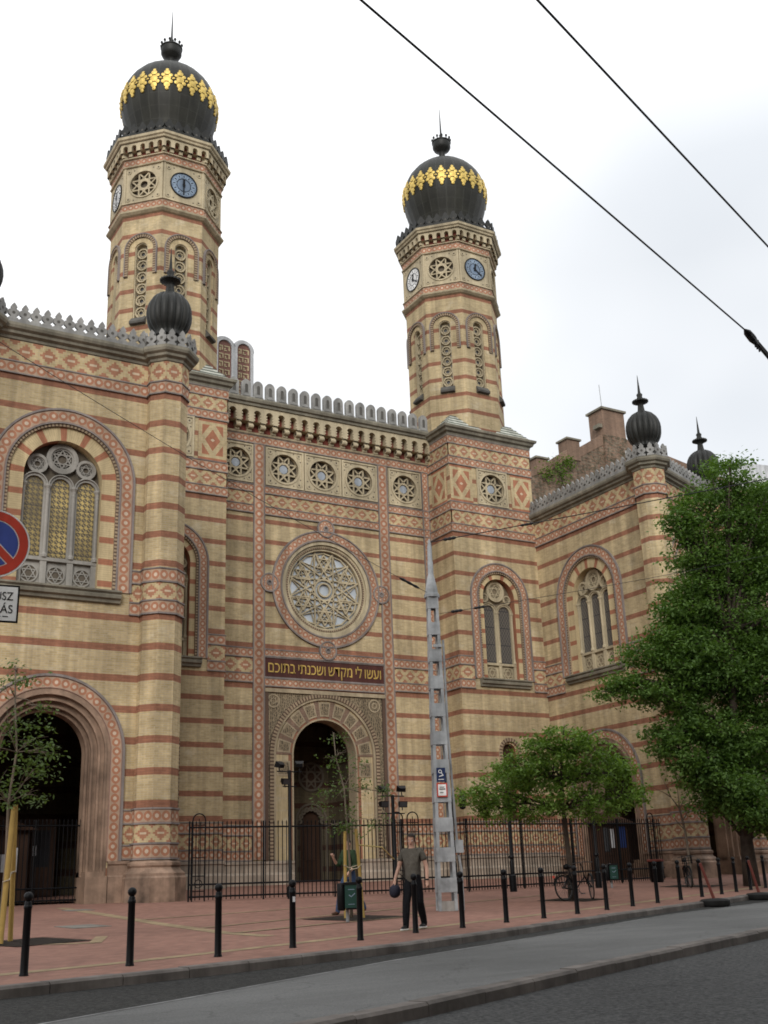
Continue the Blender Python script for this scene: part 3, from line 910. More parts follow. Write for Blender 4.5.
def make_pier(x0, x1, side):
    y0, y1 = 45.53, 50.77
    c = (x0+x1)/2
    Ff = Fr(x0, y0, 0, -1); Wd = x1-x0
    Fl = Fr(x0, y1, -1, 0); Fr_ = Fr(x1, y0, 1, 0); Dp = y1-y0
    s = MB()
    cw = Wd/2
    s.wall(Ff, 0, Wd, -.6, 8.6, [(cw, .5, .3, 6.35)], 0, 0, .3)
    s.wall(Ff, 0, Wd, 8.6, 19.32, [(cw, 1.3, 9.95, 14.28)], 0, 0, .5)
    s.wallhole(Ff, 0, Wd, 19.32, 21.3, cw, 20.31, .9, 0, 0, .25, 32); s.wall(Ff, 0, Wd, 21.3, 23.0, [], 0)
    s.wall(Fl, 0, Dp, -.6, 23.0, [], 0); s.wall(Fr_, 0, Dp, -.6, 23.0, [], 0)
    s.slab(Fr(x1, y1, 0, 1), 0, Wd, -.6, 23.0, 0, .1, 0)
    part('pier_wall', s, M['brick_body'])
    f = MB()
    for F, L in ((Ff,Wd),(Fl,Dp),(Fr_,Dp)):
        for z0,z1 in ((22.55,23.0),(21.37,21.81),(18.78,19.25),(17.60,18.03)): f.band(F, -.04 if F is Ff else 0, L+.04 if F is Ff else L, z0, z1, -.04, .02, 0, 2)
        f.band(F, -.02, L+.02, 21.83, 22.53, -.02, .02, 1); f.band(F, -.02, L+.02, 18.07, 18.75, -.02, .02, 1)
    pw = 1.42
    for u0,u1 in ((.02,pw+.02),(Wd-pw-.02,Wd-.02)): f.slab(Ff, u0, u1, 19.3, 21.32, -.02, .02, 3, [(0,0),(1,0),(1,1),(0,1)])
    for F in (Fl,Fr_):
        us = [Dp-1.75, Dp-.3] if F is Fl else [.3, 1.75]
        f.slab(F, us[0], us[1], 19.3, 21.32, -.02, .02, 3, [(0,0),(1,0),(1,1),(0,1)])
    for F, segs in ((Ff,[(0,cw-1.85),(cw+1.85,Wd)]),(Fl,[(0,Dp)]),(Fr_,[(0,Dp)])):
        for u0,u1 in segs:
            f.band(F, u0, u1, 10.6, 11.04, -.04, .02, 0, 2); f.band(F, u0, u1, 9.9, 10.55, -.02, .02, 1); f.band(F, u0, u1, 9.43, 9.86, -.04, .02, 0, 2)
    for F, L in ((Ff,Wd),(Fl,Dp),(Fr_,Dp)):
        f.band(F, 0, L, 2.55, 2.99, -.04, .02, 0, 2); f.band(F, 0, L, 1.92, 2.51, -.02, .02, 1); f.band(F, 0, L, 1.47, 1.88, -.04, .02, 0, 2)
    part('frieze', f, [M['chain'], M['diaper'], M['moulding'], M['panel']])
    roundel_panel(Ff, cw, 20.31, 2.0, 2.02, .78)
    arched_window(Ff, cw, 14.28, 9.95, 1.0, 1.78, 1.42, 2, 'leaded', 'brick_body', False)
    a = MB(); a.ring(Ff, cw, 6.35, .5, .68, -.06, .02, 3.05, 0, uvh=.16); a.ring(Ff, cw, 6.35, .40, .5, .05, .3, .4, 1); a.archface(Ff, cw, .3, 6.35, .42, .26, 2)
    part('side_door', a, [M['dentil'], M['voussoir'], M['wood_door']])
    p = MB(); rc = rectcorners(x0, x1, y0, y1)
    p.sweep(rc, [(.14,-.8),(.14,.85),(.05,.95),(.05,1.28),(.1,1.32),(.1,1.42),(0,1.45)], 0)
    part('plinth', p, M['plinth_pale'])
    k = MB()
    k.sweep(rc, [(0,23.0),(.06,23.03),(.08,23.14),(.2,23.2),(.24,23.32),(.34,23.38),(.36,23.5),(.28,23.55)], 0)
    k.face([(*q,23.55) for q in rc(.28)], 0)
    part('cornice', k, M['cornice'])
    # stepped corners under the octagon
    st = MB(); cx, cy = c, (y0+y1)/2; H = Wd/2
    for sx in (-1,1):
        for sy in (-1,1):
            for i in range(8):
                k_ = i//2; e = .02+.34*k_+(.12 if i % 2 else 0); l = 2.2-.48*k_-(.16 if i % 2 else 0); hgt = .14 if i % 2 == 0 else .09; z0 = 23.55+.23*k_+(.14 if i % 2 else 0)
                A = (cx+sx*(H-e*.55), cy+sy*(H-e*.55)); B = (A[0]-sx*l, A[1]); C_ = (A[0], A[1]-sy*l)
                tri = [A,B,C_] if sx*sy > 0 else [A,C_,B]
                st.face([(*q,z0+hgt) for q in tri], i % 2)
                for j in range(3):
                    u, v = tri[j], tri[(j+1)%3]
                    st.face([(*u,z0),(*v,z0),(*v,z0+hgt),(*u,z0+hgt)], i % 2)
    part('stepped_cap', st, [M['copper'], M['copper_dark']])
    return c, (y0+y1)/2

# ---- towers
def clock(F, zc, blue, parent, hh):
    s = MB(); r = .66
    s.circ(F, 0, zc, r, r+.05, -.11, -.02, 1, 36)
    s.disc(F, 0, zc, r+.01, -.07, 0, 36)
    m = M['clock_blue'] if blue else M['clock_white']
    c = part('clock_face', s, [m, M['black_paint']], parent)
    n = MB()
    for i in range(12):
        an = PI/2-i*PI/6; x, z = .50*math.cos(an), zc+.50*math.sin(an)
        n.disc(F, x, z, .125, -.08, 0, 14)
        n.bar(F, (.44*math.cos(an), zc+.44*math.sin(an)), (.56*math.cos(an), zc+.56*math.sin(an)), .035, -.095, -.075, 1)
    n.circ(F, 0, zc, .35, .375, -.085, -.07, 1, 28)
    part('numeral_ring', n, [M['clock_ring'] if blue else M['white'], M['black_paint']], c)
    h = MB()
    for l, w, ang in ((.34,.10,hh[0]),(.55,.06,hh[1])):
        an = PI/2-ang
        h.bar(F, (-.12*math.cos(an), zc-.12*math.sin(an)), (l*math.cos(an), zc+l*math.sin(an)), w, -.12, -.1, 0)
    h.disc(F, 0, zc, .08, -.125, 0, 14)
    part('clock_hands', h, M['black_paint'], c)

def make_tower(cx, cy, hands):
    ap = 2.52
    s = MB()
    for i, (F, hw) in enumerate(octa(cx, cy, ap)):
        s.wall(F, -hw, hw, 23.3, 32.05, [(0, .34, 26.3, 30.1)], 0, 0, .5, 14)
        # drum with the clocks and stars
        if i % 2 == 1:
            s.wall(F, -hw, hw, 32.05, 32.8, [], 0); s.wallhole(F, -hw, hw, 32.8, 34.8, 0, 33.78, .86, 0, 0, .2, 32); s.wall(F, -hw, hw, 34.8, 36.0, [], 0)
        else: s.slab(F, -hw, hw, 32.05, 36.0, 0, .3, 0)
    T = part('tower', s, M['brick_tower'])
    f = MB()
    oc = octcorners(cx, cy, ap)
    for F, hw in octa(cx, cy, ap+.10):
        f.band(F, -hw, hw, 32.27, 32.66, 0, .1, 0); f.band(F, -hw, hw, 34.88, 35.27, 0, .1, 0)
    f.sweep(oc, [(.0,32.0),(.10,32.04),(.22,32.14),(.24,32.22),(.12,32.26)], 1)
    f.sweep(oc, [(.1,32.66),(.17,32.68),(.15,32.73),(.02,32.74)], 1); f.sweep(oc, [(.02,34.82),(.14,34.83),(.16,34.88),(.1,34.89)], 1); f.sweep(oc, [(.1,35.27),(.2,35.29),(.2,35.34),(.05,35.36)], 1)
    part('frieze', f, [M['chain'], M['stone']], T)
    for i, (F, hw) in enumerate(octa(cx, cy, ap)):
        d = MB(); zc = 33.78
        star = i % 2 == 1
        if star: d.wallhole(F, -hw+.06, hw-.06, 32.75, 34.82, 0, zc, .72, 0, 0, .2, 32, -.05)
        else: d.slab(F, -hw+.06, hw-.06, 32.75, 34.82, -.05, 0, 0)
        for sx in (-1,1):
            d.slab(F, sx*(hw-.04)-.05, sx*(hw-.04)+.05, 32.75, 34.82, -.09, 0, 0)
            for z in (32.98, 34.58):
                d.circ(F, sx*.80, z, .05, .11, -.08, -.04, 0, 12); d.disc(F, sx*.80, z, .05, -.056, 1, 8)
                d.disc(F, sx*.52, z+(.06 if z > 34 else -.06), .04, -.056, 1, 8)
        if star:
            d.circ(F, 0, zc, .72, .80, -.1, -.02, 0, 32)
            d.star(F, 0, zc, .72, 8, 3, .07, .0, .1, 0, PI/8)
            d.circ(F, 0, zc, .2, .26, .0, .08, 0, 16)
            d.disc(F, 0, zc, .73, .16, 1)
        sw = part('star_window' if star else 'clock_panel', d, [M['stone'], M['dark_stone']], T)
        if not star: clock(F, zc, i in (0,2), T, hands)
        # lancet
        w = MB()
        w.ring(F, 0, 30.05, .66, .82, -.08, .02, 28.6, 1, segs=18, uvh=.13)
        w.ring(F, 0, 30.05, .82, .87, -.11, .02, 28.6, 2, segs=18)
        w.ring(F, 0, 30.1, .29, .36, .06, .3, 26.3, 0, segs=14)
        w.archface(F, 0, 26.3, 30.1, .34, .30, 0, 14)
        for k in range(6):
            zz = 26.68+k*.645
            w.circ(F, 0, zz, .225, .285, .16, .3, 0, 16); w.disc(F, 0, zz, .225, .285, 3, 16); spoked(w, F, 0, zz, .23, .22, 0)
            for sx in (-1,1): w.disc(F, sx*.22, zz+.32, .045, .2, 3, 8)
        w.run(F, -.40, .40, [(0,25.92),(.20,25.96),(.22,26.06),(.0,26.34)], 4)
        part('lancet_window', w, [M['stone'], M['dentil'], M['moulding'], M['dark_glass'], M['merlon_dark'], M['star_glass']], T)
    # corbel table and cornice
    k = MB()
    for F, hw in octa(cx, cy, ap+.32):
        w2 = hw*2; n = 5; st = w2/n
        k.wall(F, -hw, hw, 35.62, 36.12, [(-hw+st*(i+.5), st*.27, 35.62, 35.86) for i in range(n)], 0, 0, .3, 8)
        for i in range(n+1):
            u = -hw+st*i; e = st*.2
            k.slab(F, max(-hw,u-e), min(hw,u+e), 35.42, 35.64, .12, .4, 0)
    for F, hw in octa(cx, cy, ap+.06): k.slab(F, -hw, hw, 35.36, 36.1, 0, .1, 1)
    k.sweep(oc, [(.36,36.1),(.42,36.13),(.44,36.22),(.52,36.27),(.54,36.40),(.45,36.44)], 0)
    k.face([(*q,36.44) for q in oc(.45)], 2)
    part('cornice', k, [M['stone'], M['corbel_red'], M['roof_grey']], T)
    b = MB()
    for F, hw in octa(cx, cy, ap+.42):
        merlons(b, F, spread(-hw+.02, hw-.02, .50), 36.44, 'lobed_dark', 0, .1)
        b.slab(F, -hw, hw, 36.43, 36.52, -.02, .12, 0)
    part('battlement', b, [M['onion'], M['merlon_dark']], T)
    dm = MB()
    prof = [(1.75,36.3),(1.8,37.2),(1.93,37.8),(2.1,38.35),(2.29,38.9),(2.43,39.5),(2.5,40.05),(2.46,40.5),(2.33,40.95),(2.12,41.38),(1.82,41.77),(1.45,42.1),(1.05,42.33),(.65,42.49),(.3,42.57)]
    prof = [(r*1.03, 40.05+(z-40.05)*1.03 if z > 37 else z) for r, z in prof]
    dm.lathe(cx, cy, prof, 112, 0, 28, .008)
    D = part('dome', dm, M['dome'], T, smooth=50)
    g = MB()
    def rad(z):
        for (r0,z0),(r1,z1) in zip(prof, prof[1:]):
            if z0 <= z <= z1: return r0+(r1-r0)*(z-z0)/(z1-z0)
    N = 24
    for i in range(N):
        a0 = 2*PI*i/N+PI/N
        def pt(x, z, off):
            r = rad(z)+off; a = a0+x/2.45
            return (cx+r*math.cos(a), cy+r*math.sin(a), z)
        zc = 40.10
        q_ = 1.08
        lobes = [(0,.0,.19),(0,.36,.15),(0,-.36,.15),(-.17,.19,.10),(.17,.19,.10),(-.17,-.19,.10),(.17,-.19,.10),(-.28,0,.055),(.28,0,.055),(0,.55,.08),(0,-.55,.09)]
        for li, (x, z, r) in enumerate(lobes):
            x *= q_; z *= q_; r *= q_*.94
            n = 10; off = .035+.006*(li % 4)
            top = [pt(x+r*math.cos(2*PI*j/n), zc+z+r*math.sin(2*PI*j/n), off) for j in range(n)]
            bot = [pt(x+r*math.cos(2*PI*j/n), zc+z+r*math.sin(2*PI*j/n), -.03) for j in range(n)]
            cen = pt(x, zc+z, off+.02)
            for j in range(n):
                q = (j+1) % n
                g.face([top[j],top[q],cen], 0); g.face([bot[j],bot[q],top[q],top[j]], 0)
    part('gold_ornament', g, M['gold'], D) if False else g.build('gold_ornament', M['gold'], T)
    fn = MB()
    fn.lathe(cx, cy, [(.36,42.5),(.24,42.7),(.19,43.1),(.19,43.4),(.27,43.5),(.48,43.64),(.56,43.8),(.56,44.12),(.60,44.15),(.60,44.20),(.45,44.22),(.1,44.25),(.09,44.65),(.12,44.75),(.06,44.85),(.035,45.9),(.012,46.75)], 24, 0)
    for i in range(12):
        a = 2*PI*i/12; x, y = cx+.56*math.cos(a), cy+.56*math.sin(a)
        fn.lathe(x, y, [(.035,44.18),(.03,44.30),(.075,44.36),(.075,44.42),(.02,44.5)], 6, 0)
    part('finial', fn, M['onion'], T, smooth=40)

LX = make_pier(13.26, 18.6, -1)
RX = make_pier(31.2, 36.63, 1)
make_tower(16.12, 48.12, (0.0, PI))
make_tower(33.78, 48.12, (R(8), R(128)))

# ---- central bay
def central_bay():
    F = Fr(18.6, 47.65, 0, -1); Wd = 12.6; c = 6.15
    pc = 6.05
    w = MB()
    w.wall(F, 0, Wd, -.6, 9.2, [(pc, 2.97, -.6, 6.17)], 0, 0, .06)
    w.wallhole(F, 0, Wd, 9.2, 19.3, c+.1, 14.33, 2.5, 0, 0, .3, 64)
    w.slab(F, 0, Wd, 21.42, 23.7, 0, .3, 0)
    us = [.35,2.3,2.88,5.06,7.22,9.4,9.97,12.2]; cs = [1.37,None,3.98,6.14,8.30,None,11.07]
    w.wall(F, 0, us[0], 19.3, 21.42, [], 0); w.wall(F, us[-1], Wd, 19.3, 21.42, [], 0)
    for a_, b_, c_ in zip(us, us[1:], cs):
        if c_ is None: w.wall(F, a_, b_, 19.3, 21.42, [], 0)
        else: w.wallhole(F, a_, b_, 19.3, 21.42, c_, 20.36, .84, 0, 0, .25, 32)
    part('wall', w, M['brick_body'])
    f = MB()
    sl, sr = 2.30, 2.86; rl, rr = 9.41, 9.97
    zt = 21.45
    def mh(u0,u1,z0,z1,mi): f.band(F, u0, u1, z0, z1, -.05, .02, mi, 2)
    f.band(F, 0, Wd, 21.47, 21.9, -.05, .02, 0, 2)
    for u0,u1 in ((0.0,sl),(sr,rl),(rr,Wd)):
        mh(u0,u1,18.89,19.27,0); f.band(F,u0,u1,18.23,18.86,-.02,.02,1); mh(u0,u1,17.79,18.2,0)
    for u0,u1 in ((0.0,sl),(rr,Wd)):
        mh(u0,u1,10.62,11.05,0); f.band(F,u0,u1,9.9,10.58,-.02,.02,1); mh(u0,u1,9.44,9.86,0)
    mh(sr,rl,10.72,11.05,0); mh(sr,rl,9.3,9.68,0)
    f.bandv(F, sl, sr, 1.5, 21.45, -.06, .02, 0, 2); f.bandv(F, rl, rr, 1.5, 21.45, -.06, .02, 0, 2)
    f.bandv(F, 12.16, 12.56, 3.0, 21.45, -.06, .02, 0, 2); f.bandv(F, .04, .44, 3.0, 21.45, -.06, .02, 0, 2)
    for u0,u1 in ((.0,sl-.03),(rr+.03,Wd)):
        f.band(F,u0,u1,2.55,2.99,-.04,.02,0,2); f.band(F,u0,u1,1.92,2.51,-.02,.02,1); f.band(F,u0,u1,1.47,1.88,-.04,.02,0,2)
    part('frieze', f, [M['chain'], M['diaper'], M['moulding']])
    # rose window
    rc, rz = c+.1, 14.33
    s = MB()
    s.circ(F, rc, rz, 2.52, 2.93, -.07, .02, 0, 64)
    s.circ(F, rc, rz, 2.93, 3.0, -.11, .02, 1, 64); s.circ(F, rc, rz, 2.46, 2.53, -.11, .02, 1, 64)
    for q in range(4):
        an = q*PI/2; x, z = rc+3.13*math.cos(an), rz+3.13*math.sin(an)
        s.circ(F, x, z, .14, .42, -.085, .02, 0, 24, uvh=.32); s.circ(F, x, z, .42, .48, -.115, .02, 1, 24); s.circ(F, x, z, .08, .14, -.115, .02, 1, 16); s.disc(F, x, z, .09, -.04, 1, 12)
    part('arch_surround', s, [M['chain'], M['moulding']])
    t = MB()
    for r0,r1,d in ((2.28,2.48,-.04),(2.18,2.28,.06),(2.0,2.1,.1)): t.circ(F, rc, rz, r0, r1, d, .4, 0, 64)
    t.circ(F, rc, rz, 2.1, 2.18, .04, .4, 1, 64, uvh=.12)
    D = .22
    t.star(F, rc, rz, 2.0, 12, 5, .062, D, D+.14, 0, PI/12)
    t.star(F, rc, rz, 1.92, 12, 1, .055, D+.01, D+.14, 0, 0)
    for q in range(6):
        an = q*PI/3+PI/6; x, z = rc+1.36*math.cos(an), rz+1.36*math.sin(an)
        t.star(F, x, z, .46, 3, 1, .055, D-.02, D+.12, 0, an); t.star(F, x, z, .46, 3, 1, .055, D-.03, D+.12, 0, an+PI)
    t.star(F, rc, rz, 1.98, 12, 4, .03, D+.02, D+.12, 0, PI/12)
    t.circ(F, rc, rz, .30, .37, D-.03, D+.14, 0, 24)
    rw = part('rose_window', t, [M['stone'], M['dentil']])
    g = MB(); g.disc(F, rc, rz, 2.2, .33, 0, 48); part('pane', g, M['rose_glass'], rw)
    # five star roundels under the corbels
    roundel_panel(F, 1.37, 20.36, 1.75, 2.05, .74); roundel_panel(F, 11.07, 20.36, 2.02, 2.05, .74)
    for i in range(3): roundel_panel(F, 3.98+2.16*i, 20.36, 2.1, 2.05, .76)
    # corbel table, cornice, battlement
    k = MB(); n = 19; st = Wd/n
    Fc = Fr(18.6, 47.65-.42, 0, -1)
    k.slab(F, 0, Wd, 21.95, 23.2, -.02, .02, 1)
    k.wall(Fc, 0, Wd, 22.45, 23.3, [(st*(i+.5), st*.29, 22.45, 22.9) for i in range(n)], 0, 0, .4, 10)
    for i in range(n):
        for sx in (-1,1):
            for q in range(3): k.disc(Fc, st*(i+.5)+sx*st*.27, 22.55+q*.15, .05, -.012, 0, 8)
    for i in range(n+1):
        u = st*i; a, b = max(0,u-st*.2), min(Wd,u+st*.2)
        k.slab(Fc, a, b, 22.2, 22.46, .10, .45, 0); k.slab(Fc, a+.02, b-.02, 22.02, 22.2, .22, .45, 0)
        x0, y0, _ = Fc.p(a, 0, .12); x1, _, _ = Fc.p(b, 0, .12)
        k.tube([(x0,y0,22.24),(x1,y0,22.24)], .12, 10, 0)
    k.run(F, 0, Wd, [(0,21.9),(.12,21.92),(.16,22.0),(.04,22.04)], 0)
    k.run(F, 0, Wd, [(.40,23.28),(.5,23.3),(.52,23.42),(.62,23.46),(.66,23.58),(.66,23.66),(.5,23.72),(.0,23.72)], 2)
    part('cornice', k, [M['stone'], M['corbel_red'], M['cornice']])
    b = MB(); Fm = Fr(18.6, 47.65-.45, 0, -1)
    merlons(b, Fm, spread(.05, Wd-.05, .65), 23.7, 'stele', 0, .16)
    part('battlement', b, [M['merlon'], M['merlon_dark']])
    # inscription
    i_ = MB(); i_.slab(F, sr+.03, rl-.03, 9.72, 10.68, -.03, .02, 0); i_.slab(F, sr+.03, rl-.03, 9.69, 9.75, -.06, .02, 1); i_.slab(F, sr+.03, rl-.03, 10.65, 10.71, -.06, .02, 1)
    ip = part('inscription_panel', i_, [M['sign_maroon'], M['moulding']])
    words = 'ועשו לי מקדש ושכנתי בתוכם'.split()
    def measure(wd):
        cu = bpy.data.curves.new('measure', 'FONT'); cu.body = wd[::-1]; cu.size = .74
        o = bpy.data.objects.new('measure', cu); COL.objects.link(o); bpy.context.view_layer.update()
        x = o.dimensions.x; bpy.data.objects.remove(o); return x
    ws = [measure(wd) for wd in words]; sp = .24; k_ = 6.15/(sum(ws)+sp*(len(ws)-1))
    u = (sl+rr)/2+3.075                     # the line reads from right to left
    for wd, wl in zip(words, ws):
        Mx = Matrix.Translation(Vector(F.p(u-wl*k_/2, 10.19, -.04))) @ Matrix.Rotation(PI/2, 4, 'X')
        text(wd[::-1], .74, M['gold_letter'], Mx, 'lettering', ip, .012, width=wl*k_)
        u -= (wl+sp)*k_
    # portal
    p = MB()
    a = 1.66
    # rectangular carved frame and spandrels
    zt = 9.2
    p.wall(F, sr+.02, rl-.02, 1.45, zt, [(pc, 2.9, 1.45, 6.17)], 2, 2, .1, 32, -.03)
    for u0,u1 in ((sr+.02,sr+.2),(rl-.2,rl-.02)): p.slab(F, u0, u1, 1.45, zt-.18, -.09, .0, 1, [(0,0),(.2,0),(.2,48),(0,48)])
    p.slab(F, sr+.02, rl-.02, zt-.18, zt, -.12, .0, 0)
    p.ring(F, pc, 6.17, 2.72, 2.92, -.1, .1, 1.45, 1, 40, uvh=.16)
    p.ring(F, pc, 6.17, 2.60, 2.72, -.05, .1, 1.45, 0, 40)
    for sx in (-1,1): p.circ(F, pc+sx*2.72, 8.62, .26, .33, -.06, -.02, 0, 20); p.circ(F, pc+sx*2.72, 8.62, .1, .15, -.06, -.02, 0, 16)
    # voussoirs: plain brick ground with carved blocks and red wedges
    p.ring(F, pc, 6.17, 1.74, 2.60, .06, .3, 1.45, 3, 40, uvh=5)
    p.ring(F, pc, 6.17, a, 1.74, .03, .8, 1.45, 0, 40)
    nb = 9
    for i in range(nb):
        t0 = PI*(i+.5-.36)/nb; t1 = PI*(i+.5+.36)/nb
        def wedge(r0, r1, ta, tb, dd, mi):
            pts = [(pc+r0*math.cos(ta+(tb-ta)*j/4), 6.17+r0*math.sin(ta+(tb-ta)*j/4)) for j in range(5)]
            pts += [(pc+r1*math.cos(tb-(tb-ta)*j/4), 6.17+r1*math.sin(tb-(tb-ta)*j/4)) for j in range(5)]
            p.poly(F, pts[::-1], dd, .1, mi)
        wedge(1.84, 2.52, t0, t1, .03, 0); wedge(1.92, 2.44, t0+.03, t1-.03, .02, 2)
    for i in range(nb+1):
        tc = PI*i/nb
        wedge(1.745, 2.595, max(0,tc-.05), min(PI,tc+.05), .035, 4)
    for sx in (-1,1):
        u = pc+sx*2.17
        p.slab(F, u-.34, u+.34, 5.2, 5.88, .03, .1, 0); p.slab(F, u-.27, u+.27, 5.27, 5.81, .02, .1, 2)
    portal_ = part('portal', p, [M['portal_stone'], M['dentil'], M['carved'], M['brick_body'], M['redbrick']])
    # porch inside
    r = MB()
    a0, b0 = pc-2.3, pc+2.3
    X0, X1 = 18.6+a0, 18.6+b0; y0, y1 = 47.65+.8, 47.65+4.2; z0, z1 = .35, 8.6
    r.wall(Fr(18.6,y0,0,-1), a0-.5, b0+.5, z0-1, z1+.5, [(pc,a,z0-1,6.17)], 0, 0, .1, 24)
    r.face([(X0,y0,z0),(X1,y0,z0),(X1,y1,z0),(X0,y1,z0)], 1)
    r.face([(X0,y0,z1),(X0,y1,z1),(X1,y1,z1),(X1,y0,z1)], 0)
    r.wall(Fr(X0,y0,1,0), 0, y1-y0, z0, z1, [], 0); r.wall(Fr(X1,y1,-1,0), 0, y1-y0, z0, z1, [], 0)
    Fb = Fr(X0, y1, 0, -1)
    Wb = b0-a0
    r.wall(Fb, 0, Wb, z0, z1, [(1.0,.62,z0,3.4),(Wb-1.0,.62,z0,3.4)], 0, 3, .25)
    for cc in (1.0, Wb-1.0):
        r.archface(Fb, cc, z0, 3.4, .62, .2, 2)
        for j in range(9):
            an = PI*j/8; r.circ(Fb, cc+.62*math.cos(an), 3.4+.62*math.sin(an), .04, .13, -.02, .2, 3, 10)
        r.ring(Fb, cc, 3.4, .8, .9, -.05, .02, z0, 3)
        r.circ(Fb, cc, 5.6, .62, .74, -.06, .02, 3, 28); r.disc(Fb, cc, 5.6, .62, -.01, 2, 24); r.star(Fb, cc, 5.6, .62, 8, 3, .07, -.05, 0, 3, PI/8)
        r.slab(Fb, cc-.28, cc+.28, z0+1.2, z0+2.5, .15, .2, 4)
    part('porch_room', r, [M['brick_inner_shaded'], M['plinth'], M['wood_door'], M['dark_stone'], M['brown_wood']])
    q = MB()
    for u0,u1 in ((.0,pc-a-.02),(pc+a+.02,Wd)): q.run(F, u0, u1, [(.14,-.8),(.14,.85),(.05,.95),(.05,1.28),(.1,1.32),(.1,1.42),(0,1.45)], 0)
    part('plinth', q, M['plinth_pale'])
    st_ = MB()
    for i in range(3): st_.box(18.6+pc-2.6-.3*i*0, 18.6+pc+2.6, 47.4-.35*(2-i), 48.4, -.5, .05+.15*i, 0)
    part('step', st_, M['plinth_pale'])
INSCR_REVERSE = True
central_bay()

# ---- hall behind, with the twin tablets on its gable
def hall():
    s = MB()
    F = Fr(18.6, 59.9, 0, -1)
    s.wall(F, 0, 12.6, 20.0, 28.6, [], 0)
    s.face([F.p(0,28.6,0),F.p(12.6,28.6,0),F.p(8.8,29.7,0),F.p(3.8,29.7,0)], 0)
    s.face([(18.6,48.2,23.3),(31.2,48.2,23.3),(31.2,59.9,23.3),(18.6,59.9,23.3)], 1)
    s.box(18.6, 31.2, 59.95, 84.0, 0, 27.5, 0)
    part('hall', s, [M['brick_body'], M['roof_grey']])
    t = MB(); c = 6.28; z0 = 29.2; zs = 33.25
    for sx in (-1,1):
        u = c+sx*.66
        t.ring(F, u, zs, .46, .66, -.10, .35, z0, 0, 20)
        t.ring(F, u, zs, .60, .76, .02, .35, zs, 0, 20, legs=False)
        t.archface(F, u, z0, zs, .47, .02, 1, 20)
        t.archface(F, u, z0, zs, .66, .35, 0, 20)
    t.slab(F, c-1.9, c+1.9, 29.0, 29.6, -.2, .5, 0)
    tb = part('tablets_of_the_law', t, [M['zinc_frame'], M['tablet_red']])
    g = MB(); rnd = random.Random(3)
    for sx in (-1,1):
        for r in range(6):
            z = 33.15-r*.56; u0 = c+sx*.66-.36
            w1 = rnd.uniform(.26,.42)
            for a,b in ((u0,u0+w1-.05),(u0+w1+.03,u0+.72)):
                g.slab(F, a, b, z+.10, z+.18, -.02, .02, 0); g.slab(F, b-.08, b, z-.16, z+.10, -.02, .02, 0)
                if b-a > .2: g.slab(F, a+.02, a+.09, z-.16, z+.02, -.02, .02, 0); g.slab(F, a, (a+b)/2, z-.2, z-.13, -.02, .02, 0)
    part('lettering', g, M['tablet_letter'], tb)
hall()
# ------------------------------------------------------------------ ground, street
def lerp_poly(pl, x):
    for (a,b),(c,d) in zip(pl, pl[1:]):
        if a <= x <= c: return b+(d-b)*(x-a)/(c-a)
    return pl[0][1] if x < pl[0][0] else pl[-1][1]
def sheet(name, pts_rows, dz, mat, kind='structure'):
    m = MB()
    for r0, r1 in zip(pts_rows, pts_rows[1:]):
        for i in range(len(r0)-1):
            m.face([(*p, ground(*p)+dz) if len(p) == 2 else p for p in (r0[i], r0[i+1], r1[i+1], r1[i])], 0)
    o = m.build(name, mat, None, weld=True); tag(o, kind=kind); return o
xs = [-200,-120,-70,-40]+list(range(-30,95,5))+[120,170,240]
ys = [-200,-120,-60,-20,-10,0,10,20,30,40,50,60,90,140,220]
tag(sheet('road', [[(x,y) for x in xs] for y in ys], -.125, M['asphalt']), 'dark coarse asphalt road in the foreground')
KERB = [(-60,-3.2),(-12,10.1),(3.1,14.3),(6.2,15.08),(9.23,16.0),(12.0,17.22),(14.7,18.5),(20.0,20.85),(26.8,24.0),(60,37.6),(95,50)]
ISF = [(-20,-.6),(-6,6.9),(3.2,12.04),(5.06,13.0),(8.7,15.0),(12.48,16.8),(19.26,20.1),(24.5,22.0),(40,28.4),(95,49)]
ISN = [(-20,-1.0),(-6,4.7),(4.95,9.57),(6.16,10.02),(9.91,11.72),(15.81,14.24),(30,20.3),(95,47.9)]
kx = sorted(set([p[0] for p in KERB]+[x*2.0 for x in range(-20,45)]))
rows = []
for k in range(22):
    f = k/21.0; f = f*f
    rows.append([(x, lerp_poly(KERB,x)+.24+(150-lerp_poly(KERB,x))*f) for x in kx])
tag(sheet('pavement', rows, 0.0, M['paving']), 'red clay brick pavement with yellow lines')
lane = [[(x, lerp_poly(KERB,x)+.02) for x in kx if x < 60], [(x, lerp_poly(ISF,x)-.0) for x in kx if x < 60]]
tag(sheet('lane', lane[::-1], -.119, M['lane']), 'dark asphalt lane along the kerb')
def pathlen(pl, x0, x1, step):
    """points along the polyline every step metres"""
    pts = [(x0, lerp_poly(pl,x0))]+[p for p in pl if x0 < p[0] < x1]+[(x1, lerp_poly(pl,x1))]
    out = [pts[0]]; carry = step
    for a, b in zip(pts, pts[1:]):
        L = math.hypot(b[0]-a[0], b[1]-a[1]); pos = carry
        while pos <= L:
            out.append((a[0]+(b[0]-a[0])*pos/L, a[1]+(b[1]-a[1])*pos/L)); pos += step
        carry = pos-L
    return out
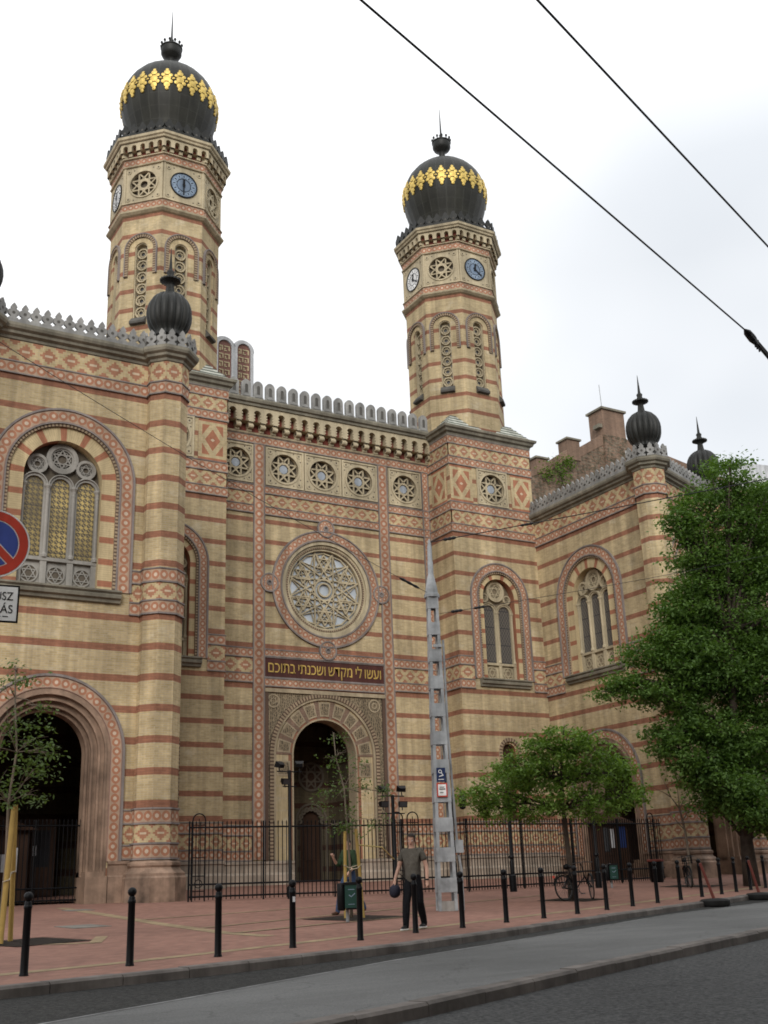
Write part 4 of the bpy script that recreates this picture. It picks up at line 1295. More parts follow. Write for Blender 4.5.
def kerb(name, pl, x0, x1, w, side, top, bot, label, step=1.0):
    m = MB(); P = pathlen(pl, x0, x1, step); rnd = random.Random(5)
    for a, b in zip(P, P[1:]):
        dx, dy = b[0]-a[0], b[1]-a[1]; L = math.hypot(dx,dy); ux, uy = dx/L, dy/L; nx, ny = -uy*side, ux*side
        a2 = (a[0]+ux*.006, a[1]+uy*.006); b2 = (b[0]-ux*.006, b[1]-uy*.006); h = rnd.uniform(-.006,.006)+top
        Z = lambda p: ground(*p)
        bev = .03
        f0,f1 = (*a2,Z(a2)+bot),(*b2,Z(b2)+bot)
        g0,g1 = (*a2,Z(a2)+h-bev),(*b2,Z(b2)+h-bev)
        t0,t1 = (a2[0]+nx*bev,a2[1]+ny*bev,Z(a2)+h),(b2[0]+nx*bev,b2[1]+ny*bev,Z(b2)+h)
        e0,e1 = (a2[0]+nx*w,a2[1]+ny*w,Z(a2)+h),(b2[0]+nx*w,b2[1]+ny*w,Z(b2)+h)
        h0,h1 = (e0[0],e0[1],Z(a2)+bot),(e1[0],e1[1],Z(b2)+bot)
        for q in ([f0,f1,g1,g0],[g0,g1,t1,t0],[t0,t1,e1,e0],[e0,e1,h1,h0],[f0,g0,t0,e0,h0],[f1,h1,e1,t1,g1]): m.face(q, 0)
    return tag(m.build(name, M['kerb'], None), label, kind='structure')
kerb('kerb', KERB, -30, 70, .27, 1, .012, -.2, 'granite kerb along the red pavement')
kerb('island_kerb', ISN, -18, 70, .24, 1, .012, -.2, 'stone kerb of the pale traffic island', 1.1)
isl = [[(x, lerp_poly(ISN,x)+.22) for x in kx if -18 <= x < 60]]
n_ = 4
rows = []
for k in range(n_+1):
    f = k/n_; rows.append([(x, (lerp_poly(ISN,x)+.22)*(1-f)+lerp_poly(ISF,x)*f, ground(x, (lerp_poly(ISN,x)+.22)*(1-f)+lerp_poly(ISF,x)*f)+.0*(1-f)-.112*f) for x in kx if -18 <= x < 60])
tag(sheet('traffic_island', rows, 0, M['island']), 'pale worn asphalt strip between lane and road')
def line(name, pts, w, dz, mat, label):
    m = MB()
    for a, b in zip(pts, pts[1:]):
        dx, dy = b[0]-a[0], b[1]-a[1]; L = math.hypot(dx,dy); nx, ny = -dy/L*w/2, dx/L*w/2
        n = max(1, int(L/2))
        for i in range(n):
            p = (a[0]+dx*i/n, a[1]+dy*i/n); q = (a[0]+dx*(i+1)/n, a[1]+dy*(i+1)/n)
            m.face([(x,y,ground(x,y)+dz) for x,y in ((p[0]-nx,p[1]-ny),(q[0]-nx,q[1]-ny),(q[0]+nx,q[1]+ny),(p[0]+nx,p[1]+ny))], 0)
    return tag(m.build(name, mat, None), label, kind='structure')
line('edge_line', [(x, lerp_poly(ISF,x)) for x in np.linspace(-6,26,40)], .06, -.106, M['line_white'], 'thin worn white edge line of the traffic island')
line('paving_line', [(3.44-6,15.86-1.7),(3.44,15.86),(5.33,16.4),(8.39,17.58),(11.68,19.0),(18.55,21.86),(29.0,26.75),(36,30)], .26, .004, M['ypaving'], 'yellow paving line beside the kerb')
for k, (pts, w) in enumerate([([(8.97,34.1),(8.84,29.77),(8.59,24.47),(8.57,20.8),(8.85,19.4)], .34), ([(3.6,21.2),(5.95,20.25),(6.5,21.7)], .22), ([(8.8,26.3),(19.0,29.6)], .16), ([(8.7,22.4),(15.2,25.5),(22,28.4)], .14), ([(8.7,20.6),(11.2,21.6)],.16), ([(11.2,21.6),(13.9,22.4),(14.6,24.4)], .1)]):
    line('paving_line', pts, w, .005+.0015*k, M['ypaving'], 'yellow line laid in the red pavement')

def manhole(label, x, y, rx, ry, rz):
    m = MB(); pts = []
    for px,py in ((-rx,-ry),(rx,-ry),(rx,ry),(-rx,ry)):
        X, Y = x+px*math.cos(rz)-py*math.sin(rz), y+px*math.sin(rz)+py*math.cos(rz); pts.append((X,Y,ground(X,Y)+.012))
    m.face(pts, 0)
    for i in range(4):
        a, b = pts[i], pts[(i+1)%4]; m.face([(a[0],a[1],a[2]-.03),(b[0],b[1],b[2]-.03),b,a], 0)
    tag(m.build('manhole_cover', M['cover'], None), label, 'manhole cover')
manhole('pale rectangular cover plate in the red pavement right of the left sapling', 7.05, 24.95, .42, .5, R(10))
manhole('small dark cover plate on the yellow line near the brown column base', 8.95, 32.2, .35, .35, R(5))
# ------------------------------------------------------------------ bollards
BOL = [(3.66,15.52),(5.15,15.86),(6.6,16.27),(8.1,16.88),(9.6,17.4),(11.15,18.15),(12.47,18.6),(13.93,19.2),(15.26,19.7),(16.7,20.35),(18.13,21.02),(19.54,21.7),(20.98,22.36),(22.42,23.01),(24.0,23.8),(25.5,24.5),(26.85,25.2),(28.17,25.84),(29.58,26.5)]
BL = ['ball-topped black bollard beside the left sapling, nearest of the row',
 'ball-topped black bollard in front of the brown column base',
 'ball-topped black bollard in front of the left fence run',
 'ball-topped black bollard just below the left floodlight pole, with a white sticker',
 'ball-topped black bollard hiding the edge of the green litter bin',
 'ball-topped black bollard in front of the walking man in the grey shirt',
 'ball-topped black bollard beside the foot of the grey steel mast',
 'first black bollard right of the grey steel mast foot',
 'black bollard just left of the bicycle leaning at the tree',
 'black bollard in front of the bicycle at the bushy tree',
 'black bollard in front of the post with the small green bin',
 'black bollard in front of the wooden booth behind the fence',
 'black bollard in front of the dark bin with the red rim',
 'black bollard just right of the dark red rimmed bin',
 'black bollard behind the nearer leaning red post',
 'black bollard between the two leaning red posts',
 'black bollard just left of the farther red post',
 'black bollard just right of the farther red post',
 'farthest black bollard, last of the row at the right edge']
def make_bollard():
    t = thing('bollard', BL[0], 'bollard', group='black bollards along the kerb')
    m = MB(); m.lathe(0,0,[(.062,-.1),(.062,.0),(.055,.03),(.052,.04),(.048,.80),(.055,.81),(.055,.84),(.048,.85)], 16, 0); m.build('post', M['black_paint'], t, smooth=35)
    m = MB(); m.lathe(0,0,[(.048,.85),(.044,.865),(.044,.885),(.03,.9)]+[(.062*math.sin(PI*i/10), .955-.062*math.cos(PI*i/10)) for i in range(2,11)], 16, 0); m.build('ball_cap', M['black_paint'], t, smooth=50)
    return t
b0 = make_bollard()
for i, (x, y) in enumerate(BOL):
    o = b0 if i == 0 else copy_tree(b0)
    o.location = (x, y, ground(x,y)); o['label'] = BL[i]
    if i == 3:
        s = MB(); s.box(-.022,.022,-.0535,-.0505,.68,.76,0); s.build('sticker', M['paper'], o)

# ------------------------------------------------------------------ iron fence
def fence(name, label, pts, h, group=None, z0f=None, hoops=()):
    p0 = pts[0]; t = thing(name, label, 'fence', (p0[0],p0[1],ground(*p0)), group=group)
    bz = ground(*p0)
    for a, b in zip(pts, pts[1:]):
        L = math.hypot(b[0]-a[0], b[1]-a[1]); n = max(1, round(L/2.6)); ux, uy = (b[0]-a[0])/L, (b[1]-a[1])/L
        for k in range(n):
            m = MB(); s0, s1 = L*k/n, L*(k+1)/n; nb = max(2, round((s1-s0)/.137))
            def P(s, z): 
                x, y = a[0]+ux*s, a[1]+uy*s
                return (x-p0[0], y-p0[1], (z0f if z0f is not None else ground(x,y))-bz+z)
            for i in range(nb):
                s = s0+(s1-s0)*(i+.5)/nb
                m.tube([P(s,.04),P(s,h-.12)], .0155, 5, 0); m.tube([P(s,h-.12),P(s,h-.02),P(s,h+.04)], [.0155,.022,.002], 5, 0)
            for z in (.14,.50,h-.17): 
                q0, q1 = P(s0,z), P(s1,z)
                m.tube([q0,q1], .027, 4, 0)
            m.build('panel', M['black_iron'], t)
            m = MB(); m.tube([P(s0,-.1),P(s0,h+.02)], .03, 6, 0); m.build('post', M['black_iron'], t)
    for (x, y, dx, dy) in hoops:
        m = MB(); z = ground(x,y)-bz
        arch = [(-.2,0.0),(-.2,h+.05)]+[(-.2*math.cos(PI*i/8), h+.05+.2*math.sin(PI*i/8)) for i in range(1,8)]+[(.2,h+.05),(.2,0.0)]
        m.tube([(x-p0[0]+u*dx, y-p0[1]+u*dy, z+v) for u,v in arch], .022, 6, 0)
        for zz in (.3,.75,1.3,h-.4,h-.1): m.tube([(x-p0[0]-.2*dx,y-p0[1]-.2*dy,z+zz),(x-p0[0]+.2*dx,y-p0[1]+.2*dy,z+zz)], .015, 5, 0)
        m.tube([(x-p0[0]+.12*math.cos(2*PI*i/12)*dx, y-p0[1]+.12*math.cos(2*PI*i/12)*dy, z+.52+.12*math.sin(2*PI*i/12)) for i in range(13)], .014, 5, 0)
        m.tube([(x-p0[0],y-p0[1],z+.64),(x-p0[0],y-p0[1],z+h+.1)], .014, 5, 0)
        m.build('hooped_post', M['black_iron'], t)
    return t
FA, FB, FC = (12.95,34.4), (22.4,32.9), (33.3,34.9)
fence('iron_fence', 'black spiked iron railing across the forecourt with hooped posts', [FA,FB,FC], 2.38, hoops=[(13.25,34.35,.99,-.15),(19.9,33.3,.99,-.15),(20.45,33.2,.99,-.15),(32.7,34.8,.98,.18)])
fence('iron_gate', 'black iron gate closing the left archway', [(6.75,36.75),(10.75,36.75)], 2.55, z0f=0.0)
tagged = None

# ------------------------------------------------------------------ floodlight poles and lamp posts
def floodlight(m, x, y, z, ang, tilt, sc=1.0):
    pass
def flood_pole(name, label, x, y, h, heads, arms, group=None):
    z = ground(x,y); t = thing(name, label, 'floodlight', (x,y,z), group=group)
    m = MB(); m.lathe(0,0,[(.09,-.1),(.09,.35),(.06,.4),(.055,h),(.0,h+.03)], 12, 0); m.build('pole', M['black_paint'], t, smooth=40)
    for zz, w in arms:
        a = MB(); a.tube([(-w,-.02,zz),(w,.02,zz)], .022, 6, 0); a.build('crossarm', M['black_paint'], t)
    for (dx, dz, az, tl) in heads:
        Mx = Matrix.Translation((dx,0,dz)) @ Matrix.Rotation(az,4,'Z') @ Matrix.Rotation(tl,4,'X')
        b = MB()
        sh = [(-.15,-.09,-.10),(.15,-.09,-.10),(.15,-.09,.10),(-.15,-.09,.10)]; bk = [(-.10,.11,-.06),(.10,.11,-.06),(.10,.11,.06),(-.10,.11,.06)]
        f = [tuple(Mx@Vector(p)) for p in sh]; g = [tuple(Mx@Vector(p)) for p in bk]
        b.face(f,0); b.face(g[::-1],0)
        for i in range(4):
            j=(i+1)%4; b.face([f[j],f[i],g[i],g[j]],0)
        b.tube([tuple(Mx@Vector((0,.0,-.1))), (dx,0,dz-.2)], .02, 5, 0)
        hd = b.build('lamp_head', M['black_paint'], t)
        l = MB(); l.face([tuple(Mx@Vector(p)) for p in ((-.13,-.094,-.08),(.13,-.094,-.08),(.13,-.094,.08),(-.13,-.094,.08))], 0); l.build('lamp_glass', M['lens'], hd)
    return t
flood_pole('floodlight_pole', 'black pole with three floodlights in front of the arched doorway', 16.0, 33.5, 3.95, [(-.34,4.12,R(200),R(-25)),(.36,4.15,R(160),R(-20)),(-.16,3.62,R(10),R(20))], [(3.92,.45),(3.45,.25)])
flood_pole('floodlight_pole', 'black pole with four floodlights just left of the steel mast', 19.1, 32.2, 3.12, [(-.36,3.3,R(190),R(-20)),(.36,3.32,R(170),R(-20)),(-.36,2.85,R(5),R(12)),(.36,2.85,R(-8),R(12))], [(3.10,.45),(2.55,.45)])
def lamp_post(label, x, y, h, lantern=False):
    z = ground(x,y); t = thing('lamp_post', label, 'lamp post', (x,y,z), group='black posts along the fence')
    m = MB(); m.lathe(0,0,[(.12,-.1),(.12,.5),(.075,.55),(.075,.95),(.055,1.0),(.05,h),(.03,h+.02)], 12, 0); m.build('pole', M['black_paint'], t, smooth=40)
    if lantern:
        a = MB(); a.tube([(0,0,h-.1),(.06,0,h+.2),(.2,0,h+.33),(.38,0,h+.3),(.44,0,h+.12)], .016, 6, 0); a.build('bracket', M['black_paint'], t)
        l = MB(); l.lathe(.44,0,[(.05,h+.14),(.14,h+.02),(.14,h-.02),(.1,h-.3),(.03,h-.34)], 10, 0); l.build('lantern', M['black_paint'], t)
    else:
        m = MB(); m.lathe(0,0,[(.08,1.05),(.10,1.1),(.08,1.16)], 12, 0); m.build('collar', M['black_paint'], t)
lamp_post('black lamp post with bracket lantern right behind the steel mast', 21.2, 31.9, 3.0, True)
lamp_post('black post by the fence left of the bushy tree trunk', 23.3, 31.6, 3.1)
lamp_post('black post with a small green bin, right of the bushy tree', 26.9, 31.5, 3.5)

# ------------------------------------------------------------------ steel tram mast
def mast():
    x, y = 15.5, 23.75; z = ground(x,y)
    t = thing('steel_mast', 'tall tapering grey steel mast of battened posts carrying the tram wires', 'mast', (x,y,z), R(-24))
    H = 7.75
    def half(zz): return .235-.10*zz/H
    for sx in (-1,1):
        for sy in (-1,1):
            m = MB(); pts=[]
            b, tp = half(0), half(H)
            for (hb, zz) in ((b,.0),(tp,H)):
                pts.append([(sx*hb,sy*hb,zz),(sx*(hb-.075),sy*hb,zz),(sx*(hb-.075),sy*(hb-.075),zz),(sx*hb,sy*(hb-.075),zz)])
            for i in range(4):
                j=(i+1)%4; m.face([pts[0][i],pts[0][j],pts[1][j],pts[1][i]],0)
            m.face(pts[1],0); m.build('corner_post', M['zinc'], t, recalc=True)
    n = 11
    for k in range(n):
        zz = .42+k*.70; m = MB(); h0, h1 = half(zz)+.008, half(zz+.33)+.008
        A = [(-h0,-h0,zz),(h0,-h0,zz),(h0,h0,zz),(-h0,h0,zz)]; B = [(-h1,-h1,zz+.33),(h1,-h1,zz+.33),(h1,h1,zz+.33),(-h1,h1,zz+.33)]
        e = .012
        a = [(p[0]*(1-e/h0),p[1]*(1-e/h0),p[2]) for p in A]; b = [(p[0]*(1-e/h1),p[1]*(1-e/h1),p[2]) for p in B]
        for i in range(4):
            j=(i+1)%4; m.face([A[i],A[j],B[j],B[i]],0); m.face([a[j],a[i],b[i],b[j]],0); m.face([A[j],A[i],a[i],a[j]],0); m.face([B[i],B[j],b[j],b[i]],0)
        m.build('batten_plate', M['zinc'], t)
    m = MB(); m.lathe(0,0,[(.205,H-.02),(.205,H+.06),(.18,H+.08),(.14,H+.32),(.085,H+.58),(.075,H+.62),(.075,H+.95),(.065,H+.98),(.06,H+1.38),(.045,H+1.44),(.02,H+1.58),(.0,H+1.6)], 16, 0); m.build('cap_tube', M['zinc'], t, smooth=35)
    m = MB(); m.tube([(.40,-.02,0.0),(.40,-.02,.9),(.33,-.02,1.4),(.24,-.02,4.2),(.235,-.02,6.6)], .03, 8, 0); m.build('cable_pipe', M['zinc'], t)
    m = MB(); m.box(.27,.46,-.12,.06,1.32,1.62,0); m.build('junction_box', M['zinc'], t)
    m = MB(); m.box(-.20,.20,-.20,.20,-.1,.22,0); m.build('footing', M['concrete'], t)
    s = MB(); s.box(-.14,.08,-.262,-.247,3.0,3.34,0); sg = s.build('blue_sign', M['navy'], t)
    s = MB(); F = Fr(-.14,-.265,0,-1)
    s.circ(F,.09,3.25,.03,.045,0,.002,0,12); s.bar(F,(.12,3.22),(.16,3.16),.015,0,.002,0); s.bar(F,(.06,3.13),(.17,3.16),.02,0,.002,0); s.slab(F,.04,.18,3.05,3.065,0,.002,0); s.build('pictogram', M['white'], sg)
    s = MB(); F = Fr(-.14,-.262,0,-1)
    s.slab(F,-.01,.25,2.64,2.97,0,.015,0,None,True); s.slab(F,.02,.22,2.67,2.94,-.004,.0,1)
    for a,b,zz,hh in ((.06,.18,2.86,.02),(.05,.20,2.81,.03),(.06,.15,2.73,.02)): s.slab(F,a,b,zz,zz+hh,-.006,.0,2)
    s.build('notice_plate', [M['red_paint'],M['white'],M['merlon_dark']], t)
    for zz, a in ((6.55,.25),):
        m = MB(); m.box(-.05,.16,-.22,-.15,6.38,6.46,0); m.build('wire_clamp', M['zinc'], t)
mast()

# ------------------------------------------------------------------ wires
def wire(name, label, pts, r, sag=0.0, group=None, insul=()):
    P = []
    for a, b in zip(pts, pts[1:]):
        for i in range(96):
            f = i/96; q = [a[k]+(b[k]-a[k])*f for k in range(3)]; q[2] -= 4*sag*f*(1-f); P.append(tuple(q))
    P.append(pts[-1])
    m = MB(); m.tube(P, r, 6, 0)
    o = m.build(name, M['wire'], None); tag(o, label, 'wire', group)
    for (f0, f1, rr) in insul:
        s = MB(); i0, i1 = int(f0*(len(P)-1)), max(int(f0*(len(P)-1))+1, int(f1*(len(P)-1)))
        a, b = Vector(P[i0]), Vector(P[i1]); L = (b-a).length
        k = [a+(b-a)*q/6 for q in range(7)]
        s.tube(k, [rr*.5,rr,rr*.7,rr,rr*.7,rr,rr*.5], 8, 0); s.build('insulator', M['wire'], o)
    return o
d1 = Vector((11.26-3.76, 9.13-6.39, 0)); A1 = Vector((3.76,6.39,7.24))
def insulator_wire():
    pts = [tuple(A1-d1*2.2), tuple(A1+d1*.0), tuple(A1+d1*1.02)]
    o = wire('trolley_wire', 'thick overhead wire with a dark insulator bar at its right end', pts, .012)
    e = A1+d1*1.0; dr = Vector((.90,.42,-.0)); dr.normalize()
    m = MB()
    m.tube([tuple(e), tuple(e+dr*.12), tuple(e+dr*.3), tuple(e+dr*.5)], [.02,.055,.06,.035], 8, 0)
    m.tube([tuple(e+dr*.3+Vector((0,0,.02))), tuple(e+dr*4)], [.035,.035], 6, 0)
    m.tube([tuple(e+dr*.28+Vector((0,0,.08))), tuple(e+dr*4+Vector((0,0,.1)))], .008, 5, 0)
    for q in (.42,.5,.6): m.tube([tuple(e+dr*q+Vector((0,0,-.09))), tuple(e+dr*q+Vector((0,0,.09)))], .014, 5, 0)
    m.build('insulator', M['wire'], o)
    m = MB(); m.tube([tuple(e+dr*4), tuple(e+dr*30)], .012, 6, 0); m.build('wire', M['wire'], o)
insulator_wire()
d2 = Vector((9.88-5.06, 7.5-5.69, 0)); A2 = Vector((5.06,5.69,7.24))
wire('trolley_wire', 'thick overhead wire in the upper right corner of the sky', [tuple(A2-d2*3), tuple(A2+d2*6)], .012)
MX, MY = 15.5, 23.75; MZ = ground(MX,MY)
wire('span_wire', 'dark span wire from the mast top towards the right over the big tree', [(MX+.02,MY-.05,MZ+9.25),(15.52+5.68*3.9,23.7-6.4*3.9,MZ+9.25+.60*3.9)], .013, .12, insul=[(.016,.027,.05),(.077,.088,.04)])
wire('span_wire', 'thin span wire from the mast across the left facade', [(MX-.1,MY,MZ+7.85),(3.4,19.2,9.9),(-8,14.5,12.2)], .0065, .12, insul=[(.02,.05,.04)])
wire('span_wire', 'thin span wire from the mast with a light insulator before the right pier window', [(MX+.15,MY-.1,MZ+7.3),(47.5,18.8,15.3)], .007, .5, insul=[(.014,.027,.045),(.041,.05,.04)])

# ------------------------------------------------------------------ no stopping sign
def road_sign():
    x, y = 1.73, 9.42; z = ground(x,y)
    t = thing('road_sign', 'round red and blue no stopping sign above a white bus stop plate', 'sign', (x,y,z), R(-7))
    F = Fr(0,-.05,0,-1); c = 3.09-z
    m = MB(); m.lathe(0,0,[(.03,-.1),(.03,c+.35),(.0,c+.36)], 12, 0); m.build('pole', M['zinc'], t, smooth=40)
    m = MB(); m.disc(F,0,c,.295,0,0,48); m.circ(F,0,c,.290,.300,-.004,.012,0,48); m.disc(F,0,c,.295,.012,1,48); d = m.build('sign_disc', [M['white'],M['zinc']], t)
    m = MB(); m.circ(F,0,c,.213,.285,-.006,0,0,48); m.bar(F,(-.15,c+.15),(.15,c-.15),.062,-.007,0,0); m.build('red_border', M['red_paint'], d)
    m = MB(); 
    # blue field in two halves with white edging round the bar
    for s in (1,-1):
        pts = []
        for i in range(25):
            an = R(45)+s*0 + PI*i/24 + (0 if s > 0 else PI)
            pts.append((.203*math.cos(an-PI/2+PI/2), c+.203*math.sin(an-PI/2+PI/2)))
        off = .042
        q = [(px+ (off if s < 0 else -off)*.7071*-1*(-1), pz) for px, pz in pts]
        pts2 = []
        for i in range(25):
            an = -PI/4+PI*i/24 + (0 if s > 0 else PI)
            rr = .203; px, pz = rr*math.cos(an), rr*math.sin(an)
            dd = (px+pz)*.7071*s
            if dd < off: 
                k = off-dd; px += s*k*.7071; pz += s*k*.7071
                l = math.hypot(px,pz)
                if l > rr: px *= rr/l; pz *= rr/l
            pts2.append((px, c+pz))
        m.face([F.p(*p,-.005) for p in pts2], 0)
    m.build('blue_field', M['blue_sign'], d)
    b0, b1 = 2.415-z, 2.735-z
    m = MB(); m.slab(F,-.29,.245,b0,b1,0,.012,0,None,True); m.slab(F,-.275,.23,b0+.015,b1-.015,-.003,0,1)
    for u in (-.2,-.12,.0,.06,.12): m.slab(F,u,u+.045,b0+.045,b0+.053,-.0045,0,0)
    p = m.build('plate', [M['black_paint'],M['white']], t)
    for txt, zz in (('AUTÓBUSZ', b1-.10), ('MEGÁLLÁS', b1-.21)):
        Mx = Matrix.Translation(Vector((-.02,-.055,zz))) @ Matrix.Rotation(PI/2,4,'X')
        text(txt, .1, M['black_paint'], Mx, 'lettering', p, .0015, width=.43)
road_sign()

# ------------------------------------------------------------------ bins, posts, booths
def litter_bin(label, x, y, rz, s=1.0, z=None):
    z = ground(x,y) if z is None else z
    t = thing('litter_bin', label, 'litter bin', (x,y,z), rz)
    m = MB(); m.tube([(0,.1,-.05),(0,.1,.95*s)], .035, 8, 0); m.build('post', M['zinc'], t)
    m = MB(); m.lathe(-.14*s,0,[(.08*s,.28*s),(.10*s,.32*s),(.11*s,.88*s),(.09*s,.92*s),(0,.93*s)], 14, 0); m.build('ash_tube', M['black_paint'], t, smooth=40)
    m = MB(); F = Fr(0,-.1,0,-1)
    m.slab(F,-.05*s,.27*s,.34*s,.88*s,0,.2,0,None,True); m.slab(F,-.08*s,.30*s,.88*s,.94*s,-.02,.22,1,None,True); m.slab(F,-.03*s,.25*s,.30*s,.34*s,.02,.18,1,None,True)
    b = m.build('bin_body', [M['green_bin'],M['black_paint']], t)
    m = MB(); m.bar(F,(.05*s,.64*s),(.11*s,.60*s),.015,-.004,0,0); m.bar(F,(.11*s,.60*s),(.2*s,.68*s),.015,-.004,0,0); m.slab(F,.03*s,.19*s,.76*s,.775*s,-.004,0,0); m.slab(F,.03*s,.19*s,.42*s,.43*s,-.004,0,0); m.build('emblem', M['clock_ring'], b)
litter_bin('dark green litter bin on a post in front of the staked sapling', 11.65, 21.65, R(-30), .85)
litter_bin('small green litter bin beside the black post right of the bushy tree', 27.15, 31.1, R(-35), .85)
def red_rim_bin():
    x, y = 31.9, 33.9; t = thing('rubbish_bin', 'dark round rubbish bin with a red rim by the right column', 'litter bin', (x,y,ground(x,y)))
    m = MB(); m.lathe(0,0,[(.2,-.05),(.25,.05),(.3,.75),(.3,.8)], 16, 0); m.build('bin_body', M['black_paint'], t, smooth=40)
    m = MB(); m.lathe(0,0,[(.31,.76),(.33,.78),(.33,.84),(.28,.85),(.27,.78)], 16, 0); m.build('rim', M['red_faded'], t)
red_rim_bin()
def red_post(label, x, y, tilt):
    z = ground(x,y)-.11; t = thing('marker_post', label, 'marker post', (x,y,z), R(-20), group='red marker posts at the kerb')
    m = MB(); m.lathe(0,0,[(.36,0),(.38,.03),(.38,.13),(.33,.17),(.12,.19),(.1,.15)], 20, 0); m.build('rubber_foot', M['rubber'], t, smooth=40)
    m = MB(); m.tube([(0,0,.12),(tilt*.5,0,.6),(tilt,0,1.05)], [.042,.038,.038], 8, 0); m.build('post', M['red_faded'], t)
red_post('nearer leaning faded red post in a black rubber foot on the kerb edge', 22.35, 21.75, -.28)
red_post('farther leaning faded red post in a black rubber foot near the right edge', 25.6, 23.2, -.2)
def booth(label, x0, x1, y0, y1, zt, zp, front, z):
    t = thing('guard_booth', label, 'booth', ((x0+x1)/2,(y0+y1)/2,z))
    ox, oy = (x0+x1)/2, (y0+y1)/2; hx, hy = (x1-x0)/2, (y1-y0)/2; F = Fr(0,-hy,0,-1); h = zt-z
    m = MB(); m.box(-hx,hx,-hy,hy,-.1,h,0)
    for i in range(int(2*hx/.14)): m.slab(F,-hx+.14*i,-hx+.14*i+.125,0,h,-.015,0,0)
    m.build('wall', M['brown_wood'], t)
    m = MB(); e = .25; b = [(-hx-e,-hy-e,h),(hx+e,-hy-e,h),(hx+e,hy+e,h),(-hx-e,hy+e,h)]; tp = zp-z
    r = [(-hx*.1,0,tp),(hx*.1,0,tp)]
    m.face([b[0],b[1],r[1],r[0]],0); m.face([b[1],b[2],r[1]],0); m.face([b[2],b[3],r[0],r[1]],0); m.face([b[3],b[0],r[0]],0); m.face(b[::-1],0); m.build('roof', M['brown_wood'], t)
    for nm, u0,u1,z0,z1,mt in front:
        m = MB(); m.slab(F,u0,u1,z0,z1,-.03,0,0,None,True); m.build(nm, M[mt], t)
booth('brown wooden guard booth with a blue notice behind the right fence', 33.55, 35.05, 38.8, 39.7, 2.5, 3.05, [('window',-.65,-.35,1.15,2.15,'dark_glass'),('notice',-.28,-.08,1.3,2.1,'paper'),('blue_notice',.25,.58,1.3,2.2,'blue_paper'),('door_panel',.25,.65,.2,1.1,'wood_door'),('counter',-.65,.0,1.0,1.08,'wood_door')], .15)
booth('dark wooden guard booth with white notices inside the left archway', 6.6, 9.0, 38.6, 40.4, 2.35, 3.0, [('notice',.25,.5,.95,1.5,'paper'),('notice',.62,.85,.95,1.7,'paper'),('window',-.8,.1,1.0,1.9,'dark_glass')], .1)
def porch_door():
    t = thing('wooden_door', 'dark wooden double door with two small white panes deep in the left archway', 'door', (10.1,43.2,.1))
    F = Fr(0,0,0,-1); m = MB(); m.slab(F,-.95,.95,0,2.9,0,.08,0,None,True); m.slab(F,-.85,-.05,.2,2.7,-.03,0,0); m.slab(F,.05,.85,.2,2.7,-.03,0,0); m.build('door_leaf', M['brown_wood'], t)
    m = MB(); m.slab(F,-.7,-.2,1.2,2.5,-.04,-.02,0); m.slab(F,.2,.7,1.2,2.5,-.04,-.02,0); p = m.build('door_glass', M['dark_glass'], t)
    m = MB(); m.slab(F,-.27,-.12,1.6,1.95,-.05,-.035,0); m.slab(F,.12,.27,1.6,1.95,-.05,-.035,0); m.build('notice', M['paper'], t)  # small white rectangles in front of the door glass
porch_door()

# ------------------------------------------------------------------ neighbouring buildings
def firewall():
    t = thing('brick_house', 'old brick house with a bare rubble firewall and chimneys behind the right wing', 'building', (48,60,0))
    o = (48,60)
    F = Fr(0,0,0,-1)
    def pl(pts): return [(x-48, z) for x,z in pts]
    m = MB(); m.poly(F, pl([(46.5,0),(66,0),(66,30.7),(59.5,31.7),(57.9,32.0),(55.5,31.9),(53.3,30.6),(51.9,30.1),(50,28.9),(48.8,28.4),(46.5,27.4)]), 0, .6, 0)
    m.build('firewall', M['rubble'], t)
    m = MB(); m.poly(F, pl([(46.5,27.4),(48.8,28.4),(50,28.9),(51.9,30.1),(53.3,30.6),(55.5,31.9),(57.9,32.0),(59.5,31.7),(66,30.7),(74,29.4),(74,30.2),(66,31.6),(59.5,32.65),(57.9,32.9),(55.5,32.75),(53.3,31.4),(51.9,30.9),(50,29.65),(48.8,29.1),(46.5,28.0)]), -.04, .5, 0)
    m.poly(F, pl([(66,0),(76,0),(76,29.2),(66,30.8)]), .02, .5, 0)
    m.build('parapet', M['redbrick'], t)
    m = MB()
    Fb = Fr(-1.5, 14, 0, -1)
    m.face([(-1.5,.6,27.2),(26,.6,28.6),(26,16,28.6),(-1.5,16,27.2)],0); m.build('roof', M['roof_grey'], t)
    m = MB(); m.box(-1.5,26,.62,16,0,27.0,0); m.build('wall', M['redbrick'], t)
    for x0,x1,z0,z1 in ((48.9,49.95,28.6,29.75),(52.0,53.2,30.2,31.8),):
        m = MB(); m.box(x0-48,x1-48,-.08,1.0,z0,z1,0); c = m.build('chimney', M['redbrick'], t)
        m = MB(); m.box(x0-48-.12,x1-48+.12,-.2,1.12,z1,z1+.14,0); m.build('chimney_cap', M['cornice'], c)
    m = MB(); m.poly(F, [(7.4,27.5),(9.95,27.5),(9.95,32.8),(7.7,32.8)], -.25, .5, 0); m.build('flue_breast', M['rubble'], t)
    m = MB(); m.box(7.7,9.95,-.2,1.4,32.3,34.95,0); c = m.build('chimney', M['redbrick'], t)
    m = MB(); m.box(7.55,10.1,-.35,1.55,34.95,35.12,0); m.build('chimney_cap', M['cornice'], c)
    m = MB(); m.box(7.35,7.7,-.1,.6,33.4,33.7,0); m.build('ledge', M['cornice'], c)
    m = MB(); m.tube([(8.2,.3,35.1),(8.15,.3,37.3)], .03, 5, 0); m.build('antenna', M['zinc'], t)
firewall()
